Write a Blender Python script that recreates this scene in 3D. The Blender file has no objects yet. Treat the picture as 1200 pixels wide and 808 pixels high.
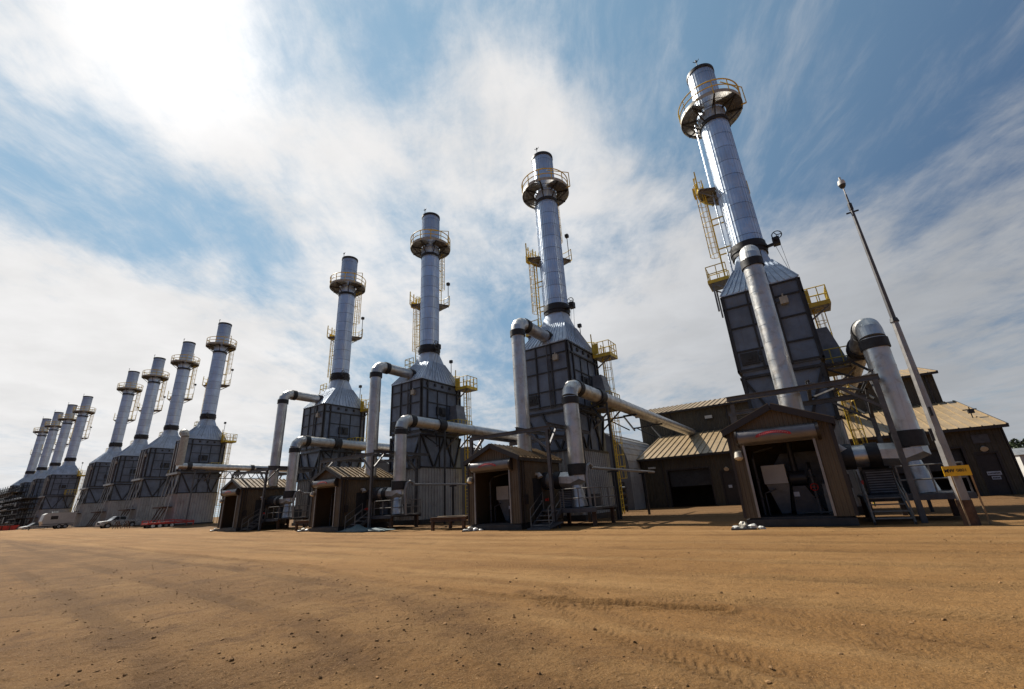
import bpy, math, random
import numpy as np
from mathutils import Vector, Matrix

random.seed(7)
rng = np.random.default_rng(11)
scene = bpy.context.scene
C = scene.collection
PI = math.pi

# ------------------------------------------------------------------ helpers
def terrain(x):
    return float(np.interp(x, [-1000, -125, -86, -50, -25], [1.3, 1.2, .8, .25, 0]))

class MB:
    """collects vertices and faces of ONE mesh"""
    def __init__(s):
        s.v = []; s.f = []; s.marks = []; s.adds = []
    def cut(s):
        s.marks.append((len(s.v), len(s.f))); return s
    def add(s, vs, fs):
        s.adds.append((len(s.v), len(s.f))); n = len(s.v); s.v += [tuple(v) for v in vs]; s.f += [tuple(i + n for i in f) for f in fs]
        return s
    def box(s, x0, x1, y0, y1, z0, z1):
        return s.add([(x0,y0,z0),(x1,y0,z0),(x1,y1,z0),(x0,y1,z0),(x0,y0,z1),(x1,y0,z1),(x1,y1,z1),(x0,y1,z1)],
                     [(0,3,2,1),(4,5,6,7),(0,1,5,4),(1,2,6,5),(2,3,7,6),(3,0,4,7)])
    def bar(s, p, q, w=.08, h=None, up=(0,0,1)):
        p, q = Vector(p), Vector(q); d = (q - p).normalized(); u = Vector(up)
        if abs(d.dot(u)) > .95: u = Vector((0,1,0))
        a = d.cross(u).normalized() * (w/2); b = a.normalized().cross(d).normalized() * ((h or w)/2)
        vs = [p-a-b, p+a-b, p+a+b, p-a+b, q-a-b, q+a-b, q+a+b, q-a+b]
        return s.add(vs, [(0,3,2,1),(4,5,6,7),(0,1,5,4),(1,2,6,5),(2,3,7,6),(3,0,4,7)])
    def ibeam(s, p, q, w=.2, h=.25, t=.03, up=(0,0,1)):
        p, q = Vector(p), Vector(q); d = (q - p).normalized(); u = Vector(up)
        if abs(d.dot(u)) > .95: u = Vector((0,1,0))
        a = d.cross(u).normalized(); b = a.cross(d).normalized()
        s.bar(p + b*(h/2-t/2), q + b*(h/2-t/2), w, t, b); s.bar(p - b*(h/2-t/2), q - b*(h/2-t/2), w, t, b)
        return s.bar(p, q, t, h-2*t-.002, b)
    def tube(s, path, r=.05, n=8, cap=True):
        P = [Vector(p) for p in path]; m = len(P)
        R = r if isinstance(r, (list, tuple)) else [r]*m
        T = []
        for i in range(m):
            t = (P[min(i+1,m-1)] - P[i]).normalized() + (P[i] - P[max(i-1,0)]).normalized()
            T.append(t.normalized())
        u = Vector((0,0,1)) if abs(T[0].z) < .9 else Vector((0,1,0))
        vs = []; fs = []
        for i in range(m):
            u = (u - T[i]*u.dot(T[i])).normalized(); w = T[i].cross(u)
            k = 1.0
            if 0 < i < m-1:
                c = max(.5, T[i].dot((P[i+1]-P[i]).normalized())); k = 1/c
            for j in range(n):
                a = 2*PI*(j+.5)/n
                vs.append(P[i] + (u*math.cos(a) + w*math.sin(a))*R[i]*(k if k < 1.02 else 1.0))
        for i in range(m-1):
            for j in range(n):
                fs.append((i*n+j, i*n+(j+1)%n, (i+1)*n+(j+1)%n, (i+1)*n+j))
        if cap: fs += [tuple(range(n-1,-1,-1)), tuple(range((m-1)*n, m*n))]
        return s.add(vs, fs)
    def lathe(s, prof, n=32, c=(0,0,0), closed=False, a0=0, a1=2*PI):
        full = abs(a1-a0-2*PI) < 1e-6; k = n if full else n+1
        vs = []; fs = []
        for r, z in prof:
            for j in range(k):
                a = a0 + (a1-a0)*j/n
                vs.append((c[0]+r*math.cos(a), c[1]+r*math.sin(a), c[2]+z))
        m = len(prof)
        for i in range(m if closed else m-1):
            i2 = (i+1) % m
            for j in range(n):
                j2 = (j+1) % k
                fs.append((i*k+j, i*k+j2, i2*k+j2, i2*k+j))
        if closed and not full:
            fs.append(tuple(i*k for i in range(m))); fs.append(tuple(i*k+k-1 for i in range(m))[::-1])
        return s.add(vs, fs)
    def prism(s, pts, d):
        """closed planar outline (3-D points) pushed along vector d"""
        n = len(pts); P = [Vector(p) for p in pts]; D = Vector(d)
        vs = P + [p + D for p in P]
        fs = [tuple(range(n-1,-1,-1)), tuple(range(n, 2*n))] + [(i,(i+1)%n,n+(i+1)%n,n+i) for i in range(n)]
        return s.add(vs, fs)
    def ribwall(s, p, q, z0, z1, out, pitch=.25, depth=.04, zt=None):
        """corrugated sheet from p to q (xy), outward normal 'out', optional sloped top zt(t)"""
        p = Vector((*p, 0)); q = Vector((*q, 0)); L = (q-p).length; d = (q-p)/L; o = Vector((*out, 0))
        k = max(1, round(L/pitch)); pts = []
        for i in range(k):
            t0 = i/k; w = 1/k
            pts += [(t0, 0), (t0+.55*w, 0), (t0+.65*w, 1), (t0+.9*w, 1)]
        pts.append((1, 0))
        vs = []; fs = []
        for t, e in pts:
            b = p + d*(t*L) + o*(depth*e); top = zt(t) if zt else z1
            vs += [(b.x,b.y,z0), (b.x,b.y,top)]
        for i in range(len(pts)-1):
            fs.append((2*i, 2*i+2, 2*i+3, 2*i+1))
        return s.add(vs, fs)
    def build(s, name, m, parent=None, loc=(0,0,0), smooth=True, sharp=32):
        me = bpy.data.meshes.new(name); me.from_pydata(s.v, [], s.f); me.update()
        me.materials.append(m)
        if smooth:
            me.polygons.foreach_set('use_smooth', [True]*len(me.polygons)); me.set_sharp_from_angle(angle=math.radians(sharp))
        o = bpy.data.objects.new(name, me); C.objects.link(o)
        o.location = loc
        if parent: o.parent = parent
        return o

def each(mb, name, m, parent, **kw):
    """one object per piece: pieces end at cut() marks, or else every added shape is a piece"""
    at = [k for k in (mb.marks or mb.adds) if k[0] > 0]; v0 = f0 = 0; out = []
    for v1, f1 in at + [(len(mb.v), len(mb.f))]:
        if v1 == v0: continue
        q = MB(); q.v = mb.v[v0:v1]; q.f = [tuple(i-v0 for i in f) for f in mb.f[f0:f1]]
        out.append(q.build(name, m, parent, **kw)); v0, f0 = v1, f1
    return out

def thing(name, label, cat, loc=(0,0,0), rz=0, group=None):
    o = bpy.data.objects.new(name, None); C.objects.link(o); o.empty_display_size = .3
    o.location = loc; o.rotation_euler = (0,0,rz)
    return tag(o, label, cat, group)
def tag(o, label, cat, group=None):
    o['label'] = label; o['category'] = cat
    if group: o['group'] = group
    return o
def copy_tree(o, parent=None):
    c = o.copy(); C.objects.link(c)
    if parent: c.parent = parent
    for ch in list(o.children): copy_tree(ch, c)
    return c

# ------------------------------------------------------------------ materials
class NT:
    def __init__(s, tree): s.t = tree; s.n = tree.nodes; s.l = tree.links
    def new(s, t, **kw):
        n = s.n.new(t)
        for k, v in kw.items(): setattr(n, k, v)
        return n
    def put(s, sock, v):
        if hasattr(v, 'is_linked') or isinstance(v, bpy.types.NodeSocket): s.l.new(v, sock)
        else: sock.default_value = v
    def math(s, op, a, b=0., c=0., clamp=False):
        n = s.new('ShaderNodeMath', operation=op, use_clamp=clamp)
        for i, v in enumerate((a, b, c)): s.put(n.inputs[i], v)
        return n.outputs[0]
    def vmath(s, op, a, b=(0,0,0)):
        n = s.new('ShaderNodeVectorMath', operation=op)
        s.put(n.inputs[0], a); s.put(n.inputs[1], b)
        return n.outputs['Value'] if op in ('DOT_PRODUCT','LENGTH') else n.outputs[0]
    def noise(s, vec, scale, detail=4, rough=.55, dist=0., out='Fac'):
        n = s.new('ShaderNodeTexNoise'); s.put(n.inputs['Vector'], vec)
        n.inputs['Scale'].default_value = scale; n.inputs['Detail'].default_value = detail
        n.inputs['Roughness'].default_value = rough; n.inputs['Distortion'].default_value = dist
        return n.outputs[out]
    def ramp(s, x, lo, hi, a=0., b=1., kind='SMOOTHSTEP'):
        n = s.new('ShaderNodeMapRange', interpolation_type=kind)
        s.put(n.inputs[0], x); s.put(n.inputs[1], lo); s.put(n.inputs[2], hi); s.put(n.inputs[3], a); s.put(n.inputs[4], b)
        return n.outputs[0]
    def mix(s, f, a, b, typ='MIX'):
        n = s.new('ShaderNodeMix', data_type='RGBA', blend_type=typ)
        s.put(n.inputs[0], f)
        s.put(n.inputs[6], a if not isinstance(a, tuple) or len(a) == 4 else (*a, 1)); s.put(n.inputs[7], b if not isinstance(b, tuple) or len(b) == 4 else (*b, 1))
        return n.outputs[2]

def mat(name, col, rough=.6, metal=0., var=.25, scale=1.2, dirt=None, dirt_amt=.0, bump=.0, bscale=20., streak=0., spec=.5, laps=0.):
    """procedural paint / metal: tone variation, dirt patches, vertical rain streaks, fine bump"""
    m = bpy.data.materials.new(name); m.use_nodes = True; t = NT(m.node_tree); t.n.clear()
    out = t.new('ShaderNodeOutputMaterial'); b = t.new('ShaderNodeBsdfPrincipled'); t.l.new(b.outputs[0], out.inputs[0])
    tc0 = t.new('ShaderNodeTexCoord').outputs['Object']
    ofs = t.math('MULTIPLY', t.new('ShaderNodeObjectInfo').outputs['Random'], 53.)      # every copy weathers differently
    tc = t.vmath('ADD', tc0, ofs)
    n = t.noise(tc, scale, 5, .6)
    c = t.mix(t.ramp(n, .3, .7), tuple(x*(1-var) for x in col), tuple(min(1, x*(1+var)) for x in col))
    if streak:
        sv = t.vmath('MULTIPLY', tc, (3., 3., .12))
        c = t.mix(t.math('MULTIPLY', t.ramp(t.noise(sv, 1.6, 5, .65), .52, .75), streak), c, tuple(x*.55 for x in (dirt or col)))
    if dirt:
        c = t.mix(t.math('MULTIPLY', t.ramp(t.noise(tc, scale*2.3, 6, .7), .5, .72), dirt_amt), c, dirt)
    if laps:       # overlapping sheet edges every 'laps' metres of height
        sp = t.new('ShaderNodeSeparateXYZ'); t.l.new(tc0, sp.inputs[0])
        ln = t.math('LESS_THAN', t.math('FRACT', t.math('DIVIDE', sp.outputs[2], laps)), .035)
        c = t.mix(t.math('MULTIPLY', ln, .75), c, (.07,.07,.075))
        tone = t.new('ShaderNodeTexWhiteNoise', noise_dimensions='1D'); t.l.new(t.math('FLOOR', t.math('DIVIDE', sp.outputs[2], laps)), tone.inputs['W'])
        # heat-browned top and a rain-dulled shell
        c = t.mix(t.math('MULTIPLY', t.ramp(sp.outputs[2], 29.5, 32.4), .35), c, (.26,.25,.26))
        c = t.mix(t.math('MULTIPLY', tone.outputs['Value'], .22), c, tuple(x*.6 for x in col))
    t.l.new(c, b.inputs['Base Color'])
    r = t.ramp(t.noise(tc, scale*3, 4), .3, .7, max(.05, rough-.1), min(1, rough+.12)); t.l.new(r, b.inputs['Roughness'])
    b.inputs['Metallic'].default_value = metal
    b.inputs['Specular IOR Level'].default_value = spec
    if bump:
        bp = t.new('ShaderNodeBump'); bp.inputs['Strength'].default_value = bump; bp.inputs['Distance'].default_value = .05
        t.l.new(t.noise(tc, bscale, 4), bp.inputs['Height']); t.l.new(bp.outputs[0], b.inputs['Normal'])
    return m

M = dict(
    alu    = mat('stack_cladding', (.62,.69,.78), .40, .85, .10, .8, (.45,.43,.40), .3, .16, 1.8, .3, laps=1.22),
    duct   = mat('galvanised_duct', (.52,.51,.49), .40, .85, .14, 1.0, (.26,.20,.14), .5, .25, 2.4, .4),
    roofm  = mat('galvanised_roof', (.44,.50,.58), .58, .7, .12, 1.0, (.3,.3,.3), .3, .05, 4.),
    casing = mat('dark_casing_paint', (.110,.138,.190), .50, .1, .22, .9, (.13,.11,.09), .4, .08, 3., .5),
    dark   = mat('dark_steel', (.026,.026,.028), .55, .2, .3, 2.),
    black  = mat('black_band', (.012,.012,.014), .6, 0, .3, 2.),
    steel  = mat('grey_structural_steel', (.085,.085,.09), .55, .35, .25, 2., (.10,.06,.035), .3),
    yellow = mat('yellow_paint', (.62,.45,.045), .5, 0, .15, 3., (.22,.13,.04), .22),
    siding = mat('brown_siding', (.088,.063,.035), .55, 0, .12, .7, (.06,.042,.028), .3, 0, 1, .2),
    hall   = mat('hall_siding', (.052,.041,.023), .55, 0, .15, .7, (.026,.019,.014), .3, 0, 1, .2),
    trim   = mat('dark_brown_trim', (.020,.014,.012), .5, 0, .2, 2.),
    tan    = mat('tan_roof', (.25,.182,.102), .45, .0, .10, .8, (.20,.135,.075), .25),
    rooftan= mat('shed_roof_brown', (.19,.134,.074), .42, .0, .12, .8, (.16,.11,.07), .25),
    white  = mat('white_corrugated', (.32,.315,.305), .5, 0, .14, .6, (.15,.12,.09), .45, 0, 1, .45),
    whitep = mat('white_paint', (.46,.455,.43), .4, 0, .08, 2., (.4,.35,.28), .25),
    grate  = mat('steel_grating', (.17,.162,.15), .6, .35, .3, 3., (.09,.06,.04), .3),
    toe    = mat('pale_toe_plate', (.36,.34,.29), .55, .2, .15, 3., (.2,.14,.06), .4),
    quend  = mat('grey_end_wall', (.10,.105,.115), .6, 0, .15, .8),
    glass  = mat('dark_glass', (.02,.025,.03), .08, 0, .1, 1.),
    rubber = mat('rubber', (.018,.017,.016), .8, 0, .2, 4.),
    rust   = mat('rusty_steel', (.085,.045,.026), .8, .1, .4, 3., (.05,.03,.02), .5),
    red    = mat('red_paint', (.46,.026,.016), .5, 0, .2, 2., (.15,.06,.04), .35),
    silver = mat('silver_car_paint', (.40,.42,.44), .28, .6, .05, 2.),
    sign   = mat('yellow_sign', (.72,.40,.012), .45, 0, .06, 2.),
    ink    = mat('black_lettering', (.012,.012,.012), .5),
    redink = mat('red_lettering', (.36,.012,.018), .45, 0, .1, 3.),
    pinkink= mat('pale_lettering', (.62,.30,.28), .45),
    paper  = mat('notice_sheet', (.42,.45,.5), .5),
    machine= mat('machine_grey', (.18,.19,.20), .5, .1, .2, 2., (.1,.08,.06), .4),
    machdk = mat('machine_dark', (.04,.042,.048), .5, .2, .2, 2.),
    housing= mat('door_housing', (.16,.15,.155), .42, .5, .1, 2.),
    timber = mat('weathered_timber', (.27,.19,.11), .8, 0, .3, 3.),
    tarp   = mat('tarp_blue_grey', (.055,.09,.10), .6, 0, .25, 3., None, 0, .3, 6.),
    lamp   = mat('lamp_lens', (.55,.5,.42), .35),
    bark   = mat('bark', (.07,.05,.035), .9, 0, .3, 4.),
    leaf   = mat('leaves', (.035,.055,.022), .7, 0, .4, 1.5),
    pole   = mat('pole_steel', (.27,.26,.25), .45, .5, .15, 1.5, (.2,.15,.1), .3, 0, 1, .2),
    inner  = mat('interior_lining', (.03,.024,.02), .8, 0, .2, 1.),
    stone  = mat('pebble_stone', (.20,.118,.056), .95, 0, .5, 9., spec=.1),
)

# ------------------------------------------------------------------ heat recovery unit with its stack
S0 = 30.0     # the row of stacks stands at Y = 30
ROW = [-.39, -15., -29.85, -44.61, -79.2, -93.57, -107.79, -122.28, -155.19, -168.99, -182.82, -196.2]
R = .95

def railing(mb, pts, h=1.05, post=1.0, r=.034, closed=False, rails=2):
    P = [Vector(p) for p in pts]
    if closed: P = P + [P[0]]
    for k in range(rails):
        z = h*(k+1)/rails
        mb.tube([p + Vector((0,0,z)) for p in P], r, 6)
    for a, b in zip(P[:-1], P[1:]):
        n = max(1, int((b-a).length/post + .4))
        for i in range(n + (1 if b is P[-1] and not closed else 0)):
            q = a + (b-a)*(i/n); mb.bar(q, q + Vector((0,0,h)), .05)

def cage(mb, c, out, z0, z1, rad=.38, r=.02):
    """safety hoops round a ladder at c, opening towards the wall; out = outward unit xy"""
    o = Vector((*out, 0)); t = Vector((-o.y, o.x, 0)); c = Vector((*c, 0)); n = max(1, int((z1-z0)/.85))
    ang = [math.radians(a) for a in range(-126, 127, 21)]
    arc = [c + o*(.22 + rad*math.cos(a)) + t*(rad*math.sin(a)) for a in ang]
    for i in range(n+1):
        z = z0 + (z1-z0)*i/n
        mb.tube([p + Vector((0,0,z)) for p in arc], r, 5)
    for a in arc[1::2]:
        mb.bar(a + Vector((0,0,z0)), a + Vector((0,0,z1)), .03)

def ladder(mb, c, out, z0, z1, w=.46):
    o = Vector((*out, 0)); t = Vector((-o.y, o.x, 0)); c = Vector((*c, 0))
    for sg in (-1, 1):
        p = c + t*(sg*w/2); mb.bar(p + Vector((0,0,z0)), p + Vector((0,0,z1)), .06, .06)
    z = z0 + .15
    while z < z1:
        mb.tube([c - t*(w/2) + Vector((0,0,z)), c + t*(w/2) + Vector((0,0,z))], .017, 5); z += .3

def make_unit():
    u = thing('exhaust_stack', '', 'exhaust stack', (ROW[0], S0, 0), 0, 'silver exhaust stacks on dark casings in one receding row')
    # white corrugated skirt at the bottom
    mb = MB()
    x, y0, y1 = 1.95, -2.75, 2.45
    for p, q, o in (((-x,y0),(x,y0),(0,-1)), ((x,y0),(x,y1),(1,0)), ((x,y1),(-x,y1),(0,1)), ((-x,y1),(-x,y0),(-1,0))):
        mb.ribwall(p, q, .35, 4.48, o, .34, .075)
    mb.build('skirt', M['white'], u, smooth=False)
    mb = MB(); mb.box(-2.05,2.05,y0-.1,y1+.1,-.3,.35); mb.build('plinth', M['dark'], u)
    # lower casing with its braces
    lo = MB().box(-1.9,1.9,-2.8,2.4,4.48,7.36).build('lower_casing', M['casing'], u)
    br = MB()
    for yy in (-2.86,):
        br.bar((-1.9,yy,7.3),(-.6,yy,4.5),.13); br.bar((.7,yy,4.5),(-.6,yy,7.3),.13); br.bar((.7,yy,4.5),(1.9,yy,7.3),.13); br.bar((-1.9,yy-.02,7.28),(1.9,yy-.02,7.28),.14); br.bar((-1.9,yy-.02,4.55),(1.9,yy-.02,4.55),.14)
        for xx in (-1.86, 1.86): br.bar((xx,yy-.03,4.4),(xx,yy-.03,7.4),.16)
    for sx in (-1.96, 1.96):
        br.bar((sx,-2.8,7.3),(sx,-1.2,4.5),.13); br.bar((sx,-1.2,4.5),(sx,.2,7.3),.13); br.bar((sx,.2,7.3),(sx,1.5,4.5),.13); br.bar((sx,1.5,4.5),(sx,2.4,7.3),.13)
        br.bar((sx*1.01,-2.8,7.28),(sx*1.01,2.4,7.28),.14); br.bar((sx*1.01,-2.8,4.55),(sx*1.01,2.4,4.55),.14)
        for yy in (-.5, 1.0): br.bar((sx,yy,4.5),(sx,yy,7.3),.08)
    br.build('brace', M['dark'], lo)
    # upper casing
    X, Y0, Y1 = 1.97, -2.9, 2.4
    ca = MB().box(-X,X,Y0,Y1,7.62,12.42).box(-X+.1,X-.1,Y0+.1,Y1-.1,7.30,7.62).build('casing', M['casing'], u)
    fr = MB()
    for z in (7.72, 8.82, 10.25, 11.55, 12.34):
        fr.bar((-X,Y0-.03,z),(X,Y0-.03,z),.09,.09); fr.bar((-X,Y1+.03,z),(X,Y1+.03,z),.09,.09)
    for xx in (-X+.05, -.68, .62, X-.05):
        fr.bar((xx,Y0-.045,7.62),(xx,Y0-.045,12.4),.10,.10); fr.bar((xx,Y1+.045,7.62),(xx,Y1+.045,12.4),.10,.10)
    for sx in (-1, 1):
        a = sx*(X+.05)
        for yy in (Y0+.06, Y0+.75, Y1-.55, Y1-.06): fr.bar((a,yy,7.62),(a,yy,12.4),.12,.12)
        for z in (7.70, 11.55, 12.34): fr.bar((a*1.003,Y0,z),(a*1.003,Y1,z),.12,.12)
        for z in (8.9, 10.3): fr.bar((a*.992,Y0+.75,z),(a*.992,Y1-.55,z),.07,.07)
        for yy in (-.85, .45): fr.bar((a*.99,yy,7.7),(a*.99,yy,11.5),.07,.07)
        for yy in (-2.2,-1.2,-.2,.8,1.8): fr.box(a-.07,a+.07,yy-.1,yy+.1,11.9,12.15)
    fr.build('panel_frame', M['dark'], ca)
    h = MB()
    h.box(-1.75,-.85,Y0-.10,Y0+.02,7.98,8.68).box(-1.6,-1.0,Y0-.14,Y0-.10,8.1,8.56).box(-1.42,-1.18,Y0-.19,Y0-.14,8.24,8.44)
    h.box(-.80,-.66,Y0-.14,Y0,8.05,8.3).box(-.80,-.66,Y0-.14,Y0,8.45,8.62)
    h.build('access_hatch', M['dark'], ca)
    h = MB()
    for sx in (-1, 1):
        a = sx*X; h.box(min(a,a+sx*.12),max(a,a+sx*.12),-.55,.2,9.2,10.0).box(min(a+sx*.12,a+sx*.2),max(a+sx*.12,a+sx*.2),-.4,.05,9.35,9.85)
        h.box(min(a,a+sx*.16),max(a,a+sx*.16),-1.0,-.75,9.2,10.0).cut()
    each(h, 'side_hatch', M['dark'], ca)
    cd_ = MB(); cd_.tube([(.30,Y0-.1,7.5),(.30,Y0-.1,12.3)],.045,8).tube([(.42,Y0-.1,7.5),(.42,Y0-.1,11.2),(.9,Y0-.1,11.2)],.03,6); cd_.build('conduit', M['steel'], ca)
    ib = MB(); ib.box(.85,1.25,Y0-.26,Y0-.02,11.0,11.42); ib.tube([(1.05,Y0-.2,11.42),(1.05,Y0-.2,11.6)],.04,6); ib.build('instrument_box', M['toe'], ca)
    # ribbed pyramid roof then round-to-square transition
    tr = MB()
    b = [(-X-.06,Y0-.06),(X+.06,Y0-.06),(X+.06,Y1+.06),(-X-.06,Y1+.06)]; t = [(-1.08,-1.08),(1.08,-1.08),(1.08,1.08),(-1.08,1.08)]
    zb, zt_ = 12.46, 14.72
    vs = [(*p,zb-.08) for p in b] + [(*p,zb) for p in b] + [(*p,zt_) for p in t]
    tr.add(vs, [(0,1,5,4),(1,2,6,5),(2,3,7,6),(3,0,4,7),(4,5,9,8),(5,6,10,9),(6,7,11,10),(7,4,8,11),(8,9,10,11),(3,2,1,0)])
    for k in range(4):
        a0, a1 = Vector((*b[k],zb)), Vector((*b[(k+1)%4],zb)); t0, t1 = Vector((*t[k],zt_)), Vector((*t[(k+1)%4],zt_))
        n = (a1-a0).cross(t0-a0).normalized()
        for i in range(0, 13):
            f = i/12; lo_, hi_ = a0.lerp(a1, f), t0.lerp(t1, f)
            # seams run straight up the slope: those that miss the top edge end on the hip
            tr.bar(lo_ + n*.02, hi_ + n*.02, .045, .06, n)
    tr.build('transition_roof', M['roofm'], u)
    cn = MB(); n = 32; vs = []; fs = []
    for j in range(n):
        a = 2*PI*j/n; c, s_ = math.cos(a), math.sin(a); k = 1.06/max(abs(c), abs(s_))
        vs += [(c*k, s_*k, 14.72), (c*R*1.0, s_*R*1.0, 15.95)]
    for j in range(n): fs.append((2*j, 2*((j+1)%n), 2*((j+1)%n)+1, 2*j+1))
    cn.add(vs, fs); cn.build('transition_cone', M['roofm'], u, sharp=14)
    # stack barrel with standing seams
    st = MB(); prof = []; segs = 30; vs = []; fs = []
    zs = [15.9, 32.35]
    ring = []
    for i in range(segs):
        for f, dr in ((0, 0), (.84, 0), (.87, .03), (.97, .03)):
            a = 2*PI*(i+f)/segs; ring.append((a, R+dr))
    k = len(ring)
    for z in zs: vs += [(r*math.cos(a), r*math.sin(a), z) for a, r in ring]
    for j in range(k): fs.append((j, (j+1)%k, k+(j+1)%k, k+j))
    st.add(vs, fs)
    st.lathe([(R-.06, 32.35), (R-.06, 27.0)], 32)
    sk = st.build('stack', M['alu'], u, sharp=6)
    MB().lathe([(R+.02,15.78),(R+.12,15.78),(R+.12,16.62),(R+.02,16.62)], 40, closed=True).lathe([(R+.13,16.08),(R+.17,16.08),(R+.17,16.3),(R+.13,16.3)], 40, closed=True).build('damper_band', M['black'], u)
    MB().lathe([(R-.07,32.22),(R+.07,32.22),(R+.07,32.46),(R-.07,32.46)], 40, closed=True).build('rim', M['dark'], sk)
    ro = MB(); ro.tube([(0,-R-.0,32.4),(0,-R,33.0)], .03, 6); ro.tube([(-.05,-R,32.85),(-.22,-R,33.05)], .025, 5); ro.tube([(.05,-R,32.85),(.22,-R,33.08)], .025, 5); ro.tube([(0,-R,32.95),(0,-R,33.05)], .07, 6)
    ro.build('lightning_rod', M['dark'], sk)
    dm = MB(); dm.bar((R+.1,-.2,16.1),(1.72,-.35,16.1),.16); dm.box(1.42,1.82,-.62,-.2,15.92,16.42); dm.tube([(1.6,-.62,16.17),(1.6,-.86,16.17)],.07,8)
    da = dm.build('damper_actuator', M['black'], u)
    wl = MB(); pts = [(1.72+.27*math.cos(a), -.86, 16.38+.27*math.sin(a)) for a in np.linspace(0, 2*PI, 17)]
    wl.tube(pts, .03, 6)
    for a in (0, 2.09, 4.19): wl.bar((1.72,-.86,16.38),(1.72+.27*math.cos(a),-.86,16.38+.27*math.sin(a)),.04)
    wl.build('handwheel', M['black'], da)
    cb = MB(); cb.tube([(1.78,-.45,16.2),(1.9,-1.2,12.5)],.014,4); cb.tube([(1.5,-.4,16.0),(1.9,-1.9,12.5)],.014,4); cb.build('cable', M['steel'], u)
    # ring platform: radial bearing bars, so the floor is open when looked along and shut when looked across
    z = 28.25; ro_, ri_ = 2.16, 1.06
    pl = MB()
    for i in range(168):
        a = 2*PI*i/168; c, s_ = math.cos(a), math.sin(a); pl.bar((ri_*c,ri_*s_,z),(ro_*c,ro_*s_,z),.012,.11)
    for r in (1.06, 1.6): pl.lathe([(r-.02,z-.08),(r+.02,z-.08),(r+.02,z-.055),(r-.02,z-.055)], 48, closed=True)
    pf = pl.build('ring_platform', M['grate'], u, smooth=False)
    MB().lathe([(ro_,z-.12),(ro_+.02,z-.12),(ro_+.02,z+.16),(ro_,z+.16)], 64, closed=True).build('toe_plate', M['toe'], pf)
    rl = MB()
    for h_, r_ in ((.58,.04),(1.12,.048)):
        rl.tube([(ro_*math.cos(a), ro_*math.sin(a), z+h_) for a in np.linspace(0, 2*PI, 49)], r_, 6, cap=False)
    for i in range(12):
        a = 2*PI*(i+.5)/12; rl.bar((ro_*math.cos(a),ro_*math.sin(a),z-.1),(ro_*math.cos(a),ro_*math.sin(a),z+1.14),.06,.06)
    a = math.radians(8); e = Vector((math.cos(a), math.sin(a), 0)); t_ = Vector((-e.y, e.x, 0))
    p = e*(ro_+.25)
    rl.bar(p + Vector((0,0,z-.05)), p + Vector((0,0,z+1.5)), .06); rl.bar(p + Vector((0,0,z+1.5)), e*.9 + t_*-1.6 + Vector((0,0,z+1.2)), .05); rl.bar(p + Vector((0,0,z-.05)), e*(ro_-.1)+Vector((0,0,z-.05)), .08)
    rl.build('railing', M['yellow'], pf)
    bk = MB()
    for i in range(8):
        a = 2*PI*(i+.35)/8; c, s_ = math.cos(a), math.sin(a)
        bk.bar((R*c,R*s_,z-.15),(ro_*c,ro_*s_,z-.15),.09,.12); bk.bar((R*c,R*s_,z-1.05),(ro_*.94*c,ro_*.94*s_,z-.2),.08,.08)
    bk.lathe([(R+.03,z-1.25),(R+.08,z-1.25),(R+.08,z-.95),(R+.03,z-.95)], 40, closed=True)
    bk.build('bracket', M['dark'], pf)
    # first ladder on the left, from the small gangway by the roof up to the mid landing
    ld = MB(); ladder(ld, (-1.72, 0), (-1,0), 14.7, 22.9)
    for zz in (17.0, 19.4): ld.bar((-R,-.2,zz),(-1.72,-.2,zz),.07); ld.bar((-R,.2,zz-.25),(-1.72,.2,zz-.25),.07)
    l1 = ld.build('stack_ladder', M['yellow'], u)
    cg = MB(); cage(cg, (-1.72,0), (-1,0), 16.7, 22.7); cg.build('safety_cage', M['yellow'], l1)
    MB().tube([(-1.22,.05,13.9),(-1.22,.05,28.1)], .055, 8).build('conduit', M['alu'], u)
    gp = MB(); gp.box(-2.75,-1.45,-.75,.75,14.45,14.6)
    for yy in (-.68,.68): gp.bar((-2.5,yy,12.4),(-2.5,yy,14.45),.1); gp.bar((-2.5,yy,14.4),(-1.3,yy,13.6),.08)
    g = gp.build('roof_gangway', M['grate'], u)
    rl = MB(); railing(rl, [(-1.5,-.72,14.6),(-2.72,-.72,14.6),(-2.72,.72,14.6),(-1.5,.72,14.6)], 1.1, .7); rl.box(-2.78,-2.75,-.75,.75,14.45,14.68); rl.box(-2.75,-1.45,-.78,-.75,14.45,14.68); rl.build('railing', M['yellow'], g)
    # landing wrapped round the back, left to rear
    lz = 21.75; la = MB()
    a0, a1 = math.radians(62), math.radians(206)
    la.lathe([(1.0,lz-.06),(2.12,lz-.06),(2.12,lz),(1.0,lz)], 20, closed=True, a0=a0, a1=a1)
    for a in np.linspace(a0+.1, a1-.1, 5): la.bar((R*math.cos(a),R*math.sin(a),lz-.95),(2.1*math.cos(a),2.1*math.sin(a),lz-.14),.08); la.bar((R*math.cos(a),R*math.sin(a),lz-.14),(2.2*math.cos(a),2.2*math.sin(a),lz-.14),.09)
    lp = la.build('landing', M['grate'], u)
    rl = MB()
    arc = [(2.2*math.cos(a),2.2*math.sin(a),lz) for a in np.linspace(a0, a1, 16)]
    for h_ in (.55, 1.1): rl.tube([(p[0],p[1],p[2]+h_) for p in arc], .03, 6)
    for p in arc[::3]: rl.bar(p, (p[0],p[1],lz+1.12), .055)
    rl.lathe([(2.2,lz-.08),(2.22,lz-.08),(2.22,lz+.08),(2.2,lz+.08)], 20, closed=True, a0=a0, a1=a1)
    for p in arc[9::2]: rl.box(p[0]-.04,p[0]+.04,p[1]-.04,p[1]+.04,lz,lz+1.5)
    rl.box(-2.42,-2.30,-.42,.1,lz-.08,lz+.6)
    rl.build('railing', M['yellow'], lp)
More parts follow.
